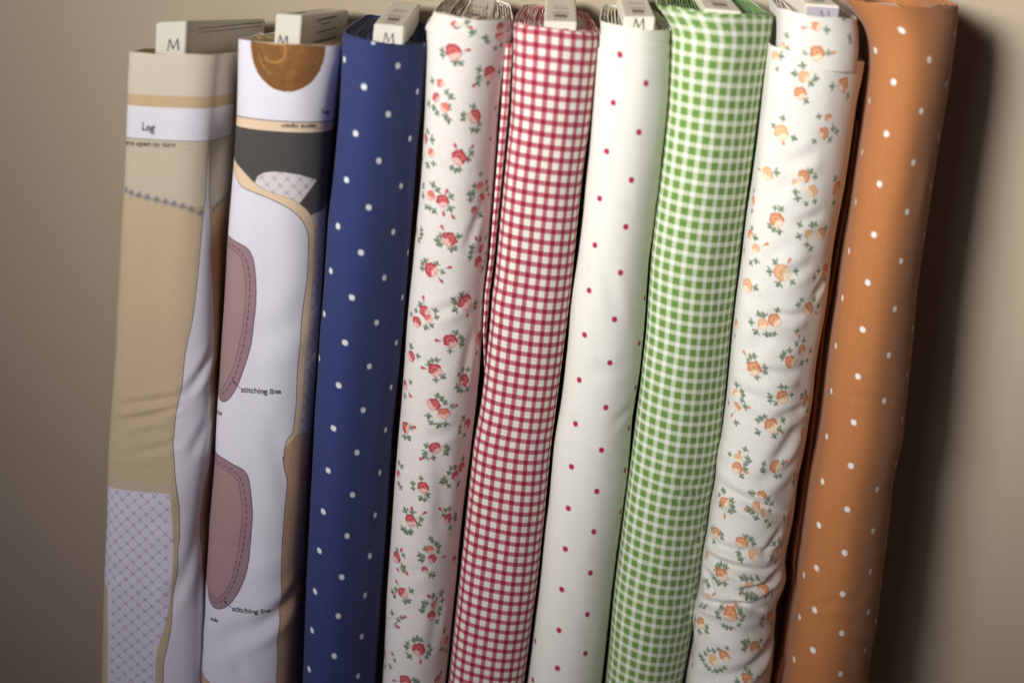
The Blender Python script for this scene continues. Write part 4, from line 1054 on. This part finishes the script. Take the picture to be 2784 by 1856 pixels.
    B8 = [
     (cA8, [(260,600,55,1)], [(330,600),(285,740)], []), (cA8, [(575,820,62,1),(530,990,65)], [(470,790),(560,700),(680,700),(700,840),(650,890),(600,1080)], []),
     (cA8, [(990,910,80)], [(870,920),(1040,1020)], []), (cA8, [(330,1410,85,1)], [(350,1260),(245,1340),(470,1470)], [(350,1530)]),
     (cA8, [(830,1260,45),(780,1420,70)], [(730,1240),(880,1370),(920,1400),(680,1510),(850,1490)], []),
     (cB8, [(410,280,75,1)], [(520,270)], [(325,230)]), (cB8, [(810,310,68),(900,470,65,1),(715,375,35,1)], [(880,260),(930,320),(720,480),(740,550),(920,580),(830,610)], []),
     (cB8, [(1160,450,90)], [(1140,340),(1125,590)], []), (cB8, [(260,570,60)], [(270,460),(255,680)], []),
     (cB8, [(510,780,82)], [(500,650),(560,660),(440,840),(480,880),(545,900)], []), (cB8, [(230,930,55),(290,1080,52,1)], [(250,860),(290,970),(170,1100),(235,1230),(295,1220)], [(410,1030)]),
     (cB8, [(860,930,55,1),(990,930,75)], [(760,830),(890,830),(930,820),(750,950),(840,1040),(1040,870),(880,1080)], []),
     (cB8, [(570,1340,95,1)], [(440,1320),(500,1220),(720,1320),(530,1460),(690,1440)], [(655,1200)]), (cB8, [(1030,1310,75)], [(920,1390),(960,1320),(1030,1410)], []),
     (cB8, [(200,1470,75,1)], [(290,1500)], []),
     (cC8, [(1050,160,82)], [(940,110),(980,60),(1110,50),(1155,120)], [(1140,200)]), (cC8, [(560,320,60,1),(690,280,72)], [(520,210),(570,220),(715,170),(440,300),(490,400),(600,430),(640,430),(690,420)], []),
     (cC8, [(275,320,65)], [(265,440)], []), (cC8, [(980,590,62),(860,720,75)], [(930,390),(920,530),(1000,490),(790,630),(770,670),(850,600),(980,730),(1040,700),(1070,600)], [(950,440)]),
     (cC8, [(475,790,82)], [(430,660),(475,660),(410,710),(590,780),(590,830),(500,890)], [(365,615)]),
     (cC8, [(270,1040,45,1),(290,1200,52)], [(285,960),(340,1030),(350,1070),(345,1130),(375,1190),(200,1150),(275,1370)], [(410,1205),(230,1290)]),
     (cC8, [(775,1095,82)], [(760,985),(810,985),(640,1090),(640,1130),(870,1065),(700,1160)], []), (cC8, [(1025,1140,70)], [(1020,1040),(980,1080),(1040,1240)], []),
     (cC8, [(650,1400,88)], [(545,1320),(590,1300),(510,1340),(780,1340),(510,1470),(690,1510),(740,1440)], [(780,1475)]), (cC8, [(990,1470,50)], [], []),
     (cD8, [(600,210,60,1),(590,340,80)], [(490,160),(690,90),(720,210),(740,250),(700,280),(650,440),(695,350)], [(720,400),(625,130)]),
     (cD8, [(1080,320,95)], [(930,290),(920,350),(930,385),(1090,440),(1150,435),(1190,280)], [(1220,255)]), (cD8, [(1370,450,70)], [(1330,430),(1320,520)], []),
     (cD8, [(425,790,75)], [(400,620),(430,640),(360,680),(515,745),(530,830),(500,900),(545,890),(370,820)], [(430,970)]),
     (cD8, [(910,690,65),(840,820,68),(940,930,55,1)], [(760,660),(790,665),(990,740),(970,790),(1040,800),(740,880),(790,910),(840,990),(960,1020),(1010,1070),(1010,890)], [(700,880)]),
     (cD8, [(1270,950,75)], [(1195,980),(1250,1060)], []), (cD8, [(310,1170,80)], [(265,1120),(380,1180),(390,1240),(290,1290)], []),
     (cD8, [(650,1310,92),(810,1460,80,1)], [(700,1220),(760,1255),(800,1310),(610,1440),(630,1520)], []), (cD8, [(1140,1400,82)], [(1065,1320),(1130,1290),(1030,1510),(1090,1550)], [(1130,1245)]),
     (cD8, [(210,1460,60)], [], []),
     (cE8, [(530,170,92)], [(470,70),(520,30),(580,70),(440,210),(470,250),(500,280),(575,290)], []), (cE8, [(290,270,60),(345,450,45,1)], [(330,250),(360,310),(260,570),(310,580)], [(440,410)]),
     (cE8, [(900,315,72,1),(1060,340,85)], [(790,215),(845,215),(920,220),(990,210),(790,340),(780,390),(860,440),(910,450),(970,460),(1100,450),(1165,385),(1180,440)], []),
     (cE8, [(640,700,102)], [(530,580),(480,660),(490,720),(770,650),(810,710),(790,760),(750,820),(600,850),(560,820),(650,860)], [(710,565)]),
     (cE8, [(260,790,85)], [(190,740),(180,820),(345,840),(335,900),(245,900)], []), (cE8, [(1150,700,90)], [(1070,730),(1040,790),(1060,830),(1180,800)], []),
     (cE8, [(970,1110,96)], [(820,1050),(870,1030),(850,1090),(820,1130),(1040,1020),(1090,1070),(1130,1010)], []),
     (cE8, [(430,1270,76,1),(570,1220,86)], [(360,1140),(320,1180),(430,1150),(260,1220),(290,1260),(600,1110),(335,1340),(370,1380),(460,1410),(520,1400),(570,1370),(500,1130)], []),
     (cE8, [(155,1210,60)], [(150,1330)], []), (cE8, [(870,1530,82)], [(840,1380),(890,1430),(810,1470),(1000,1490),(730,1540)], []), (cE8, [(1195,1200,50)], [(1160,1300)], [])]
    for m in B8: motif(P, *m, PEACH, rs)
    r8 = root(base_x(S), 'crumpled white bolt scattered with peach roses, beside the orange one')
    m8 = mat_print('peach_rose_cloth', var=.05)
    fabric_mesh('outer_fabric', S, m8, r8, Pr=P)
    S_in = Surf(L8i, R8i, 34, (7, 9), inset=.0015, ybot=176, r=.026, n=2.5, res=.0008, rowpx=2.2, seed=82)
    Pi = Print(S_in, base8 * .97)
    for m in [(cA8, [(700,280,50)], [(820,320)], [(560,300)]), (cA8, [(720,570,80)], [(580,570),(840,570)], [(890,560)]), (cA8, [(345,490,45,1)], [(400,520),(390,380)], []), (cA8, [], [(1060,400),(1065,440),(1000,160)], [])]: motif(Pi, *m, PEACH, rs)
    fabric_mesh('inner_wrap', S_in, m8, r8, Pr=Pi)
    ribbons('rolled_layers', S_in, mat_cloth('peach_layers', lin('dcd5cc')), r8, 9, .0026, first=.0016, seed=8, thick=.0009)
    board(r8, (2192, 10), (2284, 16), .010, .135, S=S, hvis=.0105, grey_end=True, M=(.010, .0045, .010, .007))

    # ---------------- 9: orange with white dots
    L9 = [(0, 2296), (30, 2322), (60, 2348), (100, 2366), (140, 2372), (200, 2372), (300, 2362), (400, 2346), (500, 2330), (600, 2316), (700, 2300), (900, 2272), (1100, 2248), (1200, 2236), (1300, 2215), (1400, 2200), (1600, 2174), (1856, 2138)]
    R9 = [(0, 2606), (30, 2612), (60, 2608), (200, 2586), (400, 2555), (600, 2524), (800, 2495), (900, 2488), (930, 2486), (1000, 2477), (1200, 2457), (1300, 2434), (1400, 2427), (1600, 2400), (1700, 2390), (1760, 2376), (1856, 2364)]
    S = Surf(L9, R9, 4, (3.5, 9), r=.030, n=2.1, res=.0009, rowpx=2.9, taper=.10, skew=(-0.15, 0.75), seed=91,
             creases=[(2350, 1685, 12, 100, 16, .0007), (2300, 1640, -15, 80, 18, .0006), (2340, 1740, 15, 70, 18, .0005), (2370, 1090, 0, 70, 14, .0006), (2330, 1500, 5, 80, 20, .0005), (2240, 1640, -40, 50, 16, .0006)])
    org = lin('b07345'); P = Print(S, org)
    d9 = [(2453,83),(2527,163),(2430,225),(2504,303),(2410,364),(2484,441),(2391,502),(2466,577),(2379,138),(2597,92),(2574,230),(2551,369),(2532,505),(2364,275),(2345,413),(2326,549),
          (2375,637),(2450,710),(2360,768),(2433,840),(2344,897),(2417,966),(2331,1024),(2404,1090),(2321,1147),(2308,681),(2290,810),(2273,939),(2259,1063),(2247,1187),(2513,638),(2481,895),(2466,1017),(2452,1138),
          (2312,1267),(2384,1329),(2304,1385),(2374,1442),(2297,1501),(2366,1554),(2292,1613),(2360,1664),(2288,1721),(2353,1767),(2286,1830),(2235,1308),(2227,1427),(2220,1542),(2214,1656),(2211,1767),(2410,1478),(2397,1585),(2381,1686),(2437,1260),(2184,1562),(2173,1677),(2159,1791)]
    dots(P, d9, .0026, lin('e6e2dc'))
    r9 = root(base_x(S), 'orange bolt with small white polka dots at the right end of the row')
    m9 = mat_print('orange_dot_cloth', var=.06)
    fabric_mesh('outer_fabric', S, m9, r9, Pr=P)
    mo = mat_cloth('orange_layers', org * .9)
    ribbons('rolled_layers', S, mo, r9, 8, .0025, seed=9)
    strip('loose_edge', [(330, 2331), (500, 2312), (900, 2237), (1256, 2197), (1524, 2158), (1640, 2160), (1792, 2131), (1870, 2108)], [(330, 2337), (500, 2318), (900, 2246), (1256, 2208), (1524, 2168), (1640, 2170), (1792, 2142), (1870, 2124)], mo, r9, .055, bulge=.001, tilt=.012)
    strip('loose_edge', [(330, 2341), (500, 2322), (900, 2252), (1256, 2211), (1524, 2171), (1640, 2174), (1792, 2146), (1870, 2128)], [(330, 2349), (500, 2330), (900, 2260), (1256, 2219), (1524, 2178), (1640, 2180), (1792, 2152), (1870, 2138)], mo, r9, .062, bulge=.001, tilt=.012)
    board(r9, (2440, 62), (2530, 66), .020, .135, S=S, hboard=.1, hvis=.008)

if bpy: build()
